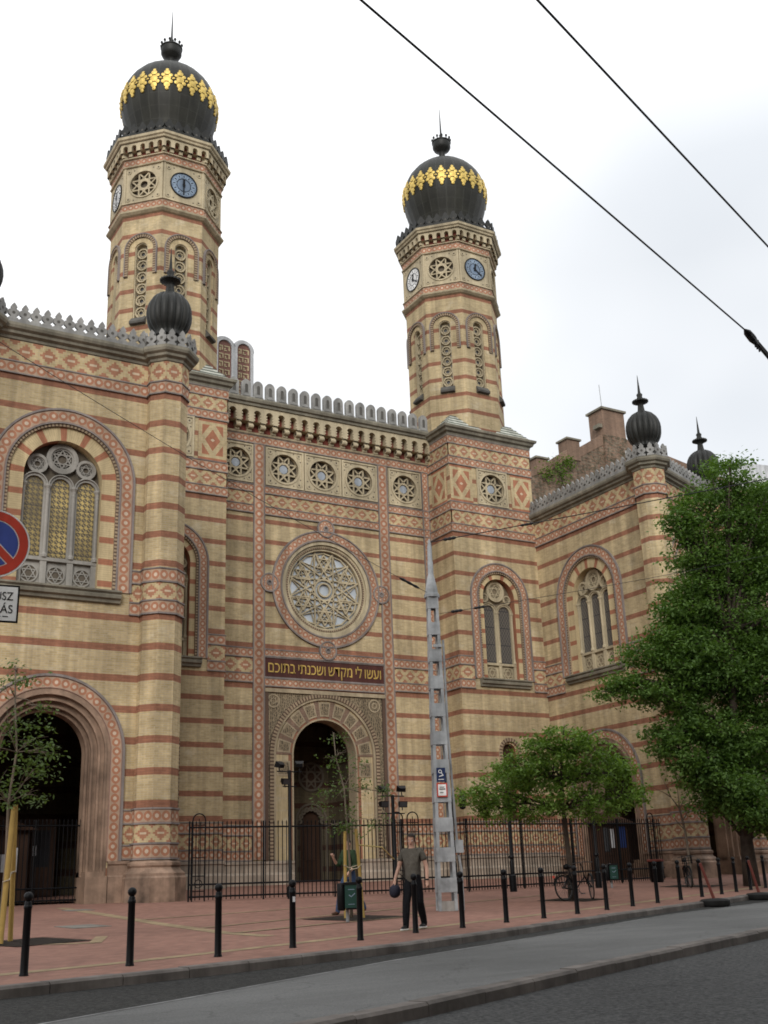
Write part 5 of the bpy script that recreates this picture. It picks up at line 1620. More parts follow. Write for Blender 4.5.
def pale_house():
    t = thing('pale_building', 'pale grey building with a curved metal roof peeping over the big tree', 'building', (84,72,0))
    m = MB(); m.box(-3.2,14,0,20,0,38.2,0); m.build('wall', M['pale_wall'], t)
    m = MB()
    pts = [(-1.0,38.2),(-.5,39.0),(.6,39.6),(3,40.2),(8,40.6),(14,40.8),(14,38.2)]
    F = Fr(0,1.0,0,-1); m.poly(F, pts, 0, 16, 0); m.build('roof', M['zinc_frame'], t)
    for i in range(4):
        m = MB(); m.box(-2.4+i*3.2,-1.0+i*3.2,-.04,.1,34.5,36.8,0); w = m.build('window', M['dark_glass'], t)
        m = MB(); F = Fr(0,-.06,0,-1); m.slab(F,-2.5+i*3.2,-.9+i*3.2,34.35,34.5,-.05,.06,0); m.build('sill', M['pale_wall'], w)
pale_house()
def unseen_house(label, x, y, rz, w, h, mt, n, st):
    """unseen house of the row added across the road to shade the facade"""
    t = thing('unseen_town_house', label, 'building', (x,y,-1.6), rz, 'unseen houses added across the road for shade')
    F = Fr(0,0,0,-1)
    m = MB(); m.box(0,w,0,14,0,h,0); m.build('wall', M[mt], t)
    m = MB(); m.face([(-.4,-.5,h),(w+.4,-.5,h),(w+.4,5,h+3.4),(-.4,5,h+3.4)],0); m.face([(-.4,5,h+3.4),(w+.4,5,h+3.4),(w+.4,14.4,h),(-.4,14.4,h)],0); m.build('roof', M['roof_grey'], t)
    m = MB(); m.run(F,-.2,w+.2,[(0,h-.5),(.15,h-.4),(.2,h-.2),(.5,h-.1),(.5,h),(0,h+.02)],0); m.build('cornice', M['stone_grey'], t)
    for k in range(st):
        for i in range(n):
            c = w*(i+.5)/n; z = 1.0+k*(h-1.5)/st
            if k == 0 and i == n//2:
                m = MB(); m.slab(F,c-.8,c+.8,.1,3.0,-.08,.05,0); m.build('door', M['wood_door'], t); continue
            m = MB(); m.slab(F,c-.75,c+.75,z-.15,z+2.3,-.1,.05,0); f = m.build('window', M['stone_grey'], t)
            m = MB(); m.slab(F,c-.6,c-.04,z,z+2.15,-.12,0,0); m.slab(F,c+.04,c+.6,z,z+2.15,-.12,0,0); m.build('pane', M['dark_glass'], f)
for i, (lb, s0, w, h, mt, n, st) in enumerate((('unseen grey rendered five storey town house added across the road for shade', -52, 24, 26, 'stone_grey', 7, 5), ('unseen tan rendered six storey town house added across the road for shade', -27.5, 27, 28, 'stone', 8, 6), ('unseen brick six storey town house added across the road for shade', .5, 25, 27, 'redbrick', 7, 6), ('unseen pale rendered five storey town house added across the road for shade', 26.5, 26, 25, 'concrete', 7, 5))):  # unseen houses behind the camera, added to shade the lower facade
    a = R(21); ux, uy = math.cos(a), math.sin(a); bx0, by0 = 6.0, -11.0
    ex, ey = bx0+ux*(s0+w), by0+uy*(s0+w)
    unseen_house(lb, ex, ey, a+PI, w, h, mt, n, st)
# ------------------------------------------------------------------ trees
def leaves_obj(name, pts, size, mat, parent, rnd, base, aspect=.5, droop=.35):
    """one small folded leaf per point"""
    n = len(pts); P = np.asarray(pts, dtype=float)-np.array(base)
    g = np.random.default_rng(rnd)
    az = g.uniform(0, 2*PI, n); el = g.normal(-droop, .45, n); s = size*g.uniform(.6, 1.3, n); roll = g.normal(0, .6, n)
    d = np.stack([np.cos(az)*np.cos(el), np.sin(az)*np.cos(el), np.sin(el)], 1)
    up = np.tile([0,0,1.0], (n,1)); a = np.cross(d, up); a /= np.linalg.norm(a,axis=1)[:,None]+1e-9
    b = np.cross(a, d); w = a*np.cos(roll)[:,None]+b*np.sin(roll)[:,None]
    s = s[:,None]
    v = np.stack([P, P+d*s*.5+w*s*aspect*.5, P+d*s, P+d*s*.5-w*s*aspect*.5], 1).reshape(-1,3)
    me = bpy.data.meshes.new(name)
    me.vertices.add(4*n); me.vertices.foreach_set('co', v.ravel())
    me.loops.add(4*n); me.loops.foreach_set('vertex_index', np.arange(4*n))
    me.polygons.add(n); me.polygons.foreach_set('loop_start', np.arange(n)*4); me.polygons.foreach_set('loop_total', np.full(n,4))
    me.materials.append(mat); me.update(calc_edges=True); me.validate()
    o = bpy.data.objects.new(name, me); COL.objects.link(o); o.parent = parent
    return o
def tree(name, label, base, trunk, blobs, nclus, nleaf, lsize, csize, lmat, bmat, tr, seed, cat='tree', branch_r=.05, sub=.8, group=None, shell=.5):
    """trunk: list of points rel. to base; blobs: (x,y,z,rx,ry,rz,weight) rel. to base"""
    rnd = random.Random(seed); g = np.random.default_rng(seed)
    t = thing(name, label, cat, base, group=group)
    m = MB(); n = len(trunk)
    m.tube(trunk, [tr*(1.25 if i == 0 else 1-.62*i/(n-1)) for i in range(n)], 10, 0)
    m.build('trunk', bmat, t, smooth=True)
    tot = sum(b[6] for b in blobs); cl = []
    for b in blobs:
        k = max(1, int(nclus*b[6]/tot))
        for _ in range(k):
            v = g.normal(size=3); v /= np.linalg.norm(v); r = g.uniform(shell**3,1)**(1/3)
            cl.append((b[0]+v[0]*b[3]*r, b[1]+v[1]*b[4]*r, b[2]+v[2]*b[5]*r))
    # branches
    br = MB(); tp = [Vector(p) for p in trunk]
    for b in blobs:
        c = Vector(b[:3]); st = min(tp[1:], key=lambda p: (p-c).length+max(0,(p.z-c.z))*1.5)
        mid = st.lerp(c,.5)+Vector((rnd.uniform(-.2,.2),rnd.uniform(-.2,.2),rnd.uniform(.0,.3)))*b[3]
        br.tube([st,mid,c], [branch_r,branch_r*.7,branch_r*.45], 6, 0)
        for _ in range(5):
            v = Vector([rnd.gauss(0,1) for _ in range(3)]); v.normalize()
            e = c+Vector((v.x*b[3],v.y*b[4],abs(v.z)*b[5]*rnd.choice((1,1,-.5))))*.85
            s = st.lerp(c, rnd.uniform(.3,1)); q = s.lerp(e,.5)+Vector((0,0,.12*b[5]))
            br.tube([s,q,e], [branch_r*.45,branch_r*.3,branch_r*.12], 5, 0)
    br.build('limb', bmat, t, smooth=True)
    pts = []
    for c in cl:
        k = int(nleaf*rnd.uniform(.5,1.4)); sx = csize*rnd.uniform(.6,1.3)
        q = g.normal(size=(k,3))*np.array([sx,sx,sx*.5])+np.array(c)
        pts.append(q)
    leaves_obj('crown', np.concatenate(pts), lsize, lmat, t, seed, (0,0,0))
    return t
# large tree on the right
bx, by = 30.66, 28.06; bz = ground(bx,by)
def upright(l):
    out = []
    for x,y,z,rx,ry,rz,w in l:
        f = 1+.12*max(0.0, min(1.0,(z-3)/9)) if y < 28.6 and x < 32 else 1.0
        out.append((x*f,y*f,.24+(z-.24)*f,rx*f,ry*f,rz*f,w))
    return out
def rel(l, b): return [(x-b[0],y-b[1],z-b[2],rx,ry,rz,w) for x,y,z,rx,ry,rz,w in l]
BT = (bx,by,bz)
big = [(28.3,24.6,13.1,.8,.8,.6,.6),(29.2,24.9,12.4,1.1,1.1,.7,1.1),(27.5,25.3,12.1,.9,.9,.5,.8),(28.9,25.2,11.4,1.4,1.3,.7,1.5),(30.4,25.0,12.5,1.1,1.1,.7,.9),(30.2,25.2,11.2,1.2,1.2,.8,.9),(27.2,25.5,11.2,.8,.8,.4,.6),(26.9,25.7,11.6,.6,.6,.3,.4),(27.6,25.8,10.3,.9,.9,.5,.8),(27.6,26.2,9.3,.9,.8,.5,.8),(27.3,26.6,8.7,.8,.8,.45,.6),(28.4,25.6,10.6,1.1,1.0,.6,.9),(30.6,25.4,10.4,1.4,1.3,.8,1.1),(31.2,25.4,11.8,1.2,1.2,.8,.9),
 (29.4,25.7,10.0,1.4,1.4,.8,1.6),(28.3,26.0,9.5,.8,.8,.5,.7),(30.8,26.0,9.5,1.5,1.5,.9,1.5),(28.0,26.6,8.5,.9,.9,.5,.8),(29.5,26.2,8.2,1.4,1.4,.8,1.5),(31.2,26.6,7.7,1.5,1.5,.9,1.4),(27.1,27.1,7.9,.8,.8,.4,.6),
 (26.4,27.5,7.3,.8,.8,.4,.5),(27.6,26.9,7.6,1.1,1.0,.6,.9),(28.3,26.6,7.2,1.2,1.1,.6,1.0),(28.0,27.3,6.3,1.1,1.0,.5,.9),(28.2,27.5,4.9,.9,.9,.5,.7),(29.8,27.3,4.2,1.1,1.0,.6,.8),(30.0,26.2,7.2,1.3,1.2,.8,1.1),(27.4,27.1,6.9,.9,.9,.4,.8),(26.0,28.1,6.5,.8,.7,.25,.45),(25.6,28.5,6.15,.5,.5,.18,.25),(26.8,27.7,5.95,.8,.7,.3,.5),(29.2,26.8,6.5,1.3,1.3,.7,1.3),(30.9,27.1,5.9,1.4,1.4,.8,1.3),(28.0,27.5,5.6,.8,.8,.4,.6),(27.4,27.8,4.8,.6,.6,.3,.35),(29.0,27.3,4.9,1.1,1.1,.6,1.0),(30.8,27.4,4.4,1.3,1.3,.7,1.0),(29.2,27.6,3.7,.8,.8,.5,.6),(30.6,27.5,3.1,1.0,1.0,.6,.6),(28.6,28.0,3.3,.5,.5,.4,.3),(31.6,28.2,2.5,1.0,.9,.6,.6),(29.4,28.3,2.6,.6,.6,.5,.4),(29.9,27.0,2.3,.8,.8,.6,.7),(30.9,26.9,2.0,.8,.8,.6,.6),(31.9,27.2,1.9,.9,.8,.7,.7),(29.2,27.0,3.0,.7,.7,.4,.5),(28.2,27.6,3.9,.9,.8,.5,.6),(27.5,27.9,4.3,.6,.6,.35,.4),
 (33.2,27.5,9.5,2.0,2.0,1.6,1.2),(33.4,28,6.5,2.0,2.0,1.5,1.3),(31.8,29.5,10.5,2.2,1.8,1.6,1.2),(33.6,28.6,3.6,1.6,1.5,1.0,1.1),(33.0,31.0,8.0,2.3,1.8,1.6,1.3),(34.5,31.0,5.2,2.2,1.7,1.3,1.3),(36.0,30.0,8.0,2.2,2.0,1.8,1.2),(32.5,30.5,3.6,1.5,1.2,.9,.8),(36.2,31.0,4.4,1.8,1.6,1.3,1.0)]  # rear blobs here are hidden canopy added to shade the right wing
tree('large_tree', 'tall dense green broadleaf tree covering the right corner of the synagogue', BT, [(0,0,-.2),(.02,0,1.5),(-.05,-.1,3.2),(-.1,-.2,5.0),(.0,-.3,6.6),(.1,-.4,8.2)], rel(upright(big),BT), 2500, 58, .16, .27, M['leaf_deep'], M['bark'], .24, 11, branch_r=.09)
mx, my = 20.73, 25.45; mb = (mx,my,ground(mx,my))
med = [(18.3,26.05,2.55,.65,.7,.45,.8),(18.75,25.9,2.15,.6,.6,.35,.6),(19.1,25.3,3.2,.75,.7,.5,1.1),(19.75,25.0,3.75,.6,.6,.45,.9),(20.35,24.7,3.95,.6,.6,.5,.9),(20.2,25.2,3.1,.9,.9,.6,1.5),(21.0,24.4,3.6,.7,.7,.5,1.0),(21.5,24.3,3.0,.7,.7,.5,1.0),(21.9,24.1,2.4,.6,.6,.4,.7),(20.6,24.9,2.3,.8,.8,.4,1.0),(19.5,25.4,2.2,.7,.7,.4,.9),(21.3,24.7,2.1,.7,.7,.35,.7),(20.8,26.2,3.2,.9,.8,.6,1.0),(21.7,25.6,2.9,.8,.8,.5,.8),(19.6,26.4,2.9,.8,.7,.5,.8)]
tree('street_tree', 'low bushy bright green street tree with the bicycle leaning on its trunk', mb, [(0,0,-.2),(.02,.0,.9),(.0,.02,1.7),(-.08,-.05,2.4),(-.2,-.2,3.2),(-.25,-.4,3.9)], rel(med,mb), 470, 46, .115, .155, M['leaf'], M['bark'], .095, 5, branch_r=.045)
s1 = (4.58,21.4); s1b = (*s1, ground(*s1))
sap = [(0,0,4.75,.35,.35,.3,.6),(-.35,0,4.5,.4,.4,.28,.6),(-.2,0,3.9,.45,.5,.3,.7),(.3,.1,3.55,.5,.5,.28,.9),(-.5,-.1,3.35,.4,.4,.3,.8),(.4,0,3.0,.45,.45,.3,.9),(-.35,.1,2.85,.5,.5,.32,.9),(.35,-.1,2.55,.4,.4,.22,.6),(-.3,0,2.4,.5,.5,.25,.7),(.65,0,3.3,.25,.25,.2,.4),(.55,.1,4.1,.3,.3,.15,.3),(-.8,0,3.1,.35,.35,.35,.6)]
tree('sapling', 'slender green sapling on two yellow stakes at the left edge', s1b, [(0.0,0,-.1),(.03,0,1.4),(.0,.02,2.4),(.08,.0,3.3),(-.02,0,4.3),(-.05,0,4.9)], sap, 90, 22, .09, .13, M['leaf_sap'], M['bark_pale'], .034, 21, branch_r=.013, group='staked saplings')
s2 = (12.49,23.05); s2b = (*s2, ground(*s2))
sap2 = [(-.3,0,3.95,.2,.2,.2,.5),(-.4,0,3.45,.25,.25,.2,.7),(-.1,0,3.6,.2,.2,.2,.4),(.0,.0,2.9,.4,.4,.3,.9),(-.3,0,2.6,.4,.4,.3,.9),(.35,0,2.7,.25,.25,.2,.4),(.8,0,2.75,.28,.28,.18,.7),(.75,.1,2.1,.3,.3,.2,.6),(-.1,0,2.2,.45,.45,.25,1.0),(.25,0,3.3,.25,.25,.2,.4),(-.45,0,2.0,.35,.35,.18,.6),(.1,0,1.85,.4,.4,.15,.6)]
tree('sapling', 'thin sparse sapling between two yellow stakes in front of the doorway', s2b, [(0.02,0,-.1),(.0,0,1.2),(-.05,.0,2.0),(-.1,0,2.8),(-.3,0,3.5),(-.35,0,4.05)], sap2, 62, 18, .08, .115, M['leaf_sap'], M['bark_pale'], .03, 33, branch_r=.012, group='staked saplings')
s3 = (29.6,29.75); s3b = (*s3, ground(*s3))
def bare_tree():
    t = thing('sapling', 'bare leafless young tree behind the farther parked bicycle', 'tree', s3b)
    m = MB(); m.tube([(0,0,-.1),(0,0,.9),(-.05,0,1.8),(-.2,0,2.6),(-.5,.05,3.0)], [.05,.045,.04,.03,.012], 8, 0); m.build('trunk', M['bark_pale'], t, smooth=True)
    rnd = random.Random(2); b = MB()
    for (s,e) in (((-.2,0,2.6),(.5,.1,3.4)),((-.1,0,2.2),(.7,-.1,2.9)),((-.5,.05,3.0),(-1.2,.1,3.3)),((-.2,0,2.6),(-.1,.1,3.6)),((-.5,.05,3.0),(-.9,0,3.7)),((.3,.05,3.1),(.9,.1,3.6)),((-.1,0,1.9),(-.8,0,2.6))):
        mid = tuple((a+c)/2+rnd.uniform(-.06,.06) for a,c in zip(s,e)); b.tube([s,mid,e],[.02,.013,.005],5,0)
    b.build('limb', M['bark_pale'], t)
bare_tree()
# stakes, ties and tree grates
def stake(label, a, b, r=.045):
    t = MB(); base = (a[0],a[1],ground(a[0],a[1])); d = (b[0]-base[0], b[1]-base[1], b[2])
    n = 7; pts = [(d[0]*i/n, d[1]*i/n, -.15+(d[2]+.15)*i/n) for i in range(n+1)]
    t.tube(pts, [r*(1.0 if i % 2 else 1.06) for i in range(n+1)], 9, 0)
    o = t.build('stake', M['bamboo'], None, smooth=50); o.location = base
    tag(o, label, 'stake', 'yellow tree stakes'); return o
stake('yellow wooden stake leaning right beside the left sapling, front of the pair', (4.56,21.2), (4.66,21.3,2.3), .05)
stake('upright yellow wooden stake right behind the leaning one at the left edge', (4.86,21.75), (4.74,21.55,2.36), .045)
stake('left yellow stake of the doorway sapling', (12.3,22.95), (12.33,22.95,1.85), .036)
stake('right yellow stake of the doorway sapling, leaning left at its top', (12.68,22.8), (12.56,22.85,1.9), .036)
def tie(label, pts, r=.012, mat='rope'):
    m = MB(); m.tube(pts, r, 6, 0); o = m.build('rope', M[mat], None); tag(o, label, 'rope')
z1 = ground(5,21.5)
tie('pale rope tied round the left sapling stakes', [(4.53,21.18,z1+1.02),(4.64,21.2,z1+1.05),(4.7,21.35,z1+1.18),(4.82,21.6,z1+1.2),(4.84,21.72,z1+1.2),(4.7,21.4,z1+1.15)])
z2 = ground(12.5,22.9)
tie('pale rope tied round the doorway sapling stakes', [(12.27,22.9,z2+1.12),(12.42,22.95,z2+1.06),(12.55,22.9,z2+1.1),(12.68,22.8,z2+1.15),(12.55,22.8,z2+1.05),(12.4,22.88,z2+1.02)])
tie('yellow tape stretched from the doorway sapling to the floodlight pole', [(12.6,22.85,z2+1.55),(16.2,28.0,1.25),(19.05,32.15,1.02)], .016, 'yellow_rope')
def grate(label, x, y, w, rz):
    m = MB(); n = 9
    for i in range(n+1):
        u = -w/2+w*i/n
        for (a,b,c,d) in ((u-.018,u+.018,-w/2,w/2),(-w/2,w/2,u-.018,u+.018)):
            pts = [(a,c),(b,c),(b,d),(a,d)]; q = []
            for px,py in pts:
                X = x+px*math.cos(rz)-py*math.sin(rz); Y = y+px*math.sin(rz)+py*math.cos(rz); q.append((X,Y,ground(X,Y)+.012+(.003 if c == -w/2 else 0)))
            m.face(q,0)
    q = []
    for px,py in ((-w/2,-w/2),(w/2,-w/2),(w/2,w/2),(-w/2,w/2)):
        X = x+px*math.cos(rz)-py*math.sin(rz); Y = y+px*math.sin(rz)+py*math.cos(rz); q.append((X,Y,ground(X,Y)+.009))
    m.face(q,1)
    tag(m.build('tree_grate', [M['black_iron'],M['bark']], None), label, 'grate')
grate('square iron grate round the left sapling', 5.1, 21.3, 1.5, R(20)); grate('square iron grate round the doorway sapling', 12.55, 22.9, 1.7, R(24)); grate('iron grate under the bushy tree', 20.75, 25.4, 1.5, R(24)); grate('iron grate under the bare young tree', 29.6, 29.7, 1.8, R(24))
# ivy on the firewall
def ivy():
    t = thing('ivy', 'green ivy creeping over the rubble firewall', 'climbing plant', (51,59.8,29))
    g = np.random.default_rng(4); pts = []
    for (x,z,sx,sz,n) in ((.2,.6,.6,.35,190),(-.9,-.1,.6,.4,130),(.9,.9,.25,.25,70),(.4,-.5,.4,.4,100),(-1.5,-.6,.4,.3,70),(3.2,-1.2,.5,.12,60),(4.6,-.7,.6,.12,60),(2.2,-1.7,.6,.2,50)):
        q = g.normal(size=(n,3))*np.array([sx,.06,sz])+np.array([x,0,z]); q[:,1] = -np.abs(q[:,1])*.5-.02; pts.append(q)
    leaves_obj('foliage', np.concatenate(pts), .17, M['leaf'], t, 3, (0,0,0), .8)
    m = MB(); m.tube([(.3,.02,-3),(.2,0,-1.5),(.0,0,0),(.4,0,.9)], .03, 5, 0); m.tube([(.2,0,-1.5),(2.5,0,-1.6),(4.8,0,-.7)], .025, 5, 0); m.build('stem', M['bark'], t)
ivy()

# ------------------------------------------------------------------ people
def skin_mesh(name, verts, edges, mat, parent, sub=2, root=0):
    me = bpy.data.meshes.new(name); me.from_pydata([v[:3] for v in verts], edges, [])
    o = bpy.data.objects.new('tmp_skin', me); COL.objects.link(o)
    md = o.modifiers.new('Skin', 'SKIN'); md.use_smooth_shade = True
    for i, v in enumerate(verts):
        r = v[3]; me.skin_vertices[0].data[i].radius = r if isinstance(r, tuple) else (r, r)
    me.skin_vertices[0].data[root].use_root = True
    sb = o.modifiers.new('Sub', 'SUBSURF'); sb.levels = sub; sb.render_levels = sub
    n = convert(o, name, mat, None); n.matrix_world = Matrix.Identity(4); n.parent = parent
    for p in n.data.polygons: p.use_smooth = True
    return n
def chain(V, E, pts, start=None):
    prev = start
    for p in pts:
        V.append(p); i = len(V)-1
        if prev is not None: E.append((prev,i))
        prev = i
    return prev
def hand(V, E, wrist, w, d, side, curl=.5):
    """palm plus five fingers; w wrist index, d unit direction of the hand"""
    d = Vector(d).normalized(); W = Vector(wrist); ax = Vector((0,1,0)) if abs(d.y) < .8 else Vector((1,0,0))
    a = d.cross(ax).normalized(); b = a.cross(d)
    palm = W+d*.055; V.append((*palm,(.034,.024))); pi = len(V)-1; E.append((w,pi))
    kn = W+d*.095; V.append((*kn,(.037,.018))); ki = len(V)-1; E.append((pi,ki))
    for k, L in enumerate((.068,.078,.072,.056)):
        o = (k-1.5)*.019
        p1 = kn+b*o+d*L*.45; p2 = p1+d*L*.35*math.cos(curl)+a*side*L*.5*math.sin(curl); 
        chain(V, E, [(*p1,.0088),(*p2,.0075)], ki)
    p1 = palm+b*.042+d*.015; p2 = p1+d*.03+b*.008; chain(V, E, [(*p1,.011),(*p2,.009)], pi)
def head_parts(body, hx, hy, hz, yaw, pitch, hairmat, parent):
    Mx = Matrix.Translation((hx,hy,hz)) @ Matrix.Rotation(yaw,4,'Z') @ Matrix.Rotation(pitch,4,'X')
    def ell(mb, c, r, n=12, m=8, z0=-1.0, mi=0, cut=None):
        rings = []
        for j in range(m+1):
            ph = -PI/2+PI*j/m; ring = []
            for i in range(n):
                th = 2*PI*i/n; p = Vector((c[0]+r[0]*math.cos(ph)*math.cos(th), c[1]+r[1]*math.cos(ph)*math.sin(th), c[2]+r[2]*math.sin(ph)))
                ring.append(p)
            rings.append(ring)
        for j in range(m):
            for i in range(n):
                q = [rings[j][i],rings[j][(i+1)%n],rings[j+1][(i+1)%n],rings[j+1][i]]
                cc = sum(q, Vector())/4
                if cut and cut(cc): continue
                mb.face([tuple(Mx@p) for p in q], mi)
    h = MB(); ell(h, (0,.008,.028), (.085,.103,.108), 24, 16, cut=lambda p: (p.z < -.02 and p.y < .035) or (p.y < -.035 and p.z < .085) or p.z < -.06)
    h.build('hair', hairmat, parent, smooth=True)
    for sx in (-1,1):
        e = MB(); ell(e, (sx*.031,-.083,.003), (.013,.009,.009), 8, 6); ell(e, (sx*.031,-.091,.003), (.006,.004,.006), 6, 4, mi=1); e.build('eye', [M['white'],M['black_paint']], parent, smooth=True)
        e = MB(); ell(e, (sx*.031,-.088,.024), (.02,.006,.004), 8, 4); e.build('eyebrow', hairmat, parent)
        e = MB(); ell(e, (sx*.082,.012,-.005), (.012,.022,.032), 8, 6); e.build('ear', M['skin'], parent, smooth=True)
    e = MB(); ell(e, (0,-.086,-.058), (.022,.008,.007), 8, 4); e.build('mouth', M['red_faded'], parent, smooth=True)
    e = MB(); ell(e, (0,-.1,-.02), (.012,.018,.022), 8, 6); e.build('nose', M['skin'], parent, smooth=True)

def walker():
    x, y = 11.6, 18.9; t = thing('person', 'man in a grey olive T-shirt and black trousers walking past with a dark bag', 'person', (x,y,ground(x,y)), R(-55))
    V=[];E=[]
    def add(*p): V.append(p); return len(V)-1
    pel = add(0,0,.93,(.145,.10)); sp = add(0,-.01,1.08,(.135,.095)); ch = add(0,0,1.28,(.155,.10)); nb = add(0,.0,1.44,(.075,.065)); nk = add(0,-.012,1.50,(.056,.056)); hd = add(0,-.02,1.57,(.068,.082)); ht = add(0,-.015,1.655,(.076,.09)); tp = add(0,-.005,1.70,(.05,.06))
    E += [(pel,sp),(sp,ch),(ch,nb),(nb,nk),(nk,hd),(hd,ht),(ht,tp)]
    arms = {'R':[(-.175,0,1.395,.062),(-.225,-.02,1.27,.05),(-.265,-.045,1.12,.042),(-.275,-.14,1.0,.037),(-.28,-.22,.90,.028)],
            'L':[(.175,.0,1.395,.062),(.225,.02,1.27,.05),(.27,.03,1.12,.042),(.29,.0,1.0,.037),(.30,-.03,.88,.028)]}
    for k,a in arms.items():
        i = chain(V,E,a,ch); hand(V,E,a[-1][:3],i,(0,-.35,-.9) if k=='R' else (.05,-.12,-1), 1 if k=='R' else -1, 1.1 if k=='R' else .6)
    legs = {'R':[(-.085,0,.86,.088),(-.095,-.07,.66,.078),(-.10,-.13,.48,.058),(-.10,-.16,.30,.054),(-.10,-.19,.09,.038)],
            'L':[(.085,.0,.86,.088),(.09,.04,.66,.078),(.09,.06,.48,.058),(.09,.15,.30,.054),(.09,.24,.12,.038)]}
    for a in legs.values(): chain(V,E,a,pel)
    skin_mesh('body', V, E, M['skin'], t, 2)
    head_parts(None, 0, -.022, 1.60, R(14), R(12), M['hair'], t)
    # T-shirt
    V=[];E=[]
    p = add(0,0,.80,(.178,.132)); a = add(0,-.005,.95,(.172,.126)); b = add(0,-.01,1.12,(.160,.118)); c = add(0,0,1.30,(.185,.125)); d = add(0,0,1.415,(.115,.09)); e = add(0,0,1.455,(.072,.068))
    E += [(p,a),(a,b),(b,c),(c,d),(d,e)]
    for k in arms: 
        q = arms[k]; sx = -1 if k=='R' else 1
        chain(V,E,[(q[0][0],q[0][1],q[0][2],.078),(q[1][0],q[1][1],q[1][2]+.02,.072),(q[1][0]+sx*.02,q[1][1]-.005,q[1][2]-.06,.070)],c)
    skin_mesh('t_shirt', V, E, M['tee'], t, 2)
    V=[];E=[]
    p = add(0,0,1.08,(.150,.108)); a = add(0,0,.90,(.160,.118)); E.append((p,a))
    for q in legs.values(): chain(V,E,[(z[0],z[1],z[2],z[3]+(.014 if i<2 else .024)) for i,z in enumerate(q)]+[(q[-1][0],q[-1][1],q[-1][2]-.075,.062)],a)
    skin_mesh('trousers', V, E, M['trousers'], t, 2)
    for k,q in legs.items():
        ax, ay, az = q[-1][:3]; V=[];E=[]; z0 = max(.045, az-.05); tip = .03 if k=='R' else .0
        chain(V,E,[(ax,ay+.05,z0,(.04,.04)),(ax,ay-.02,z0+.005,(.045,.042)),(ax,ay-.12,z0-.005+.0,(.048,.034)),(ax,ay-.19,z0-.012,(.036,.024))])
        s = skin_mesh('shoe', V, E, M['shoe'], t, 2)
        m = MB(); pts = [(ax+u*.05*(1-.35*abs(w)), ay-.065+w*.15, 0) for w,u in ((-1,-.7),(-1,.7),(-.3,1.05),(.5,.95),(1,.6),(1,-.6),(.5,-.95),(-.3,-1.05))]
        zz = max(0.004, z0-.045); m.face([(q_[0],q_[1],zz+.022) for q_ in pts],0)
        for i in range(8):
            u, v = pts[i], pts[(i+1)%8]; m.face([(u[0],u[1],zz),(v[0],v[1],zz),(v[0],v[1],zz+.022),(u[0],u[1],zz+.022)],0)
        m.build('sole', M['white'], s)
    m = MB(); q = arms['L'][-1]; m.lathe(q[0],q[1],[(.033,q[2]-.012),(.036,q[2]),(.033,q[2]+.014)],14,0); m.build('wristwatch', M['black_paint'], t)
    # bag held in the right hand
    bg = thing('bag', 'dark navy soft bag hanging from the walking man\'s right hand', 'bag', (0,0,0))
    bg.location = t.location; bg.rotation_euler = t.rotation_euler
    V=[];E=[]
    chain(V,E,[(-.28,-.10,.74,(.07,.09)),(-.28,-.17,.70,(.10,.13)),(-.28,-.27,.68,(.11,.14)),(-.28,-.36,.70,(.085,.10))])
    skin_mesh('bag_body', V, E, M['bag'], bg, 2)
    m = MB(); m.tube([(-.28,-.14,.80),(-.28,-.2,.84),(-.285,-.255,.825),(-.28,-.3,.79)], .012, 6, 0); m.build('handle', M['bag'], bg)
walker()
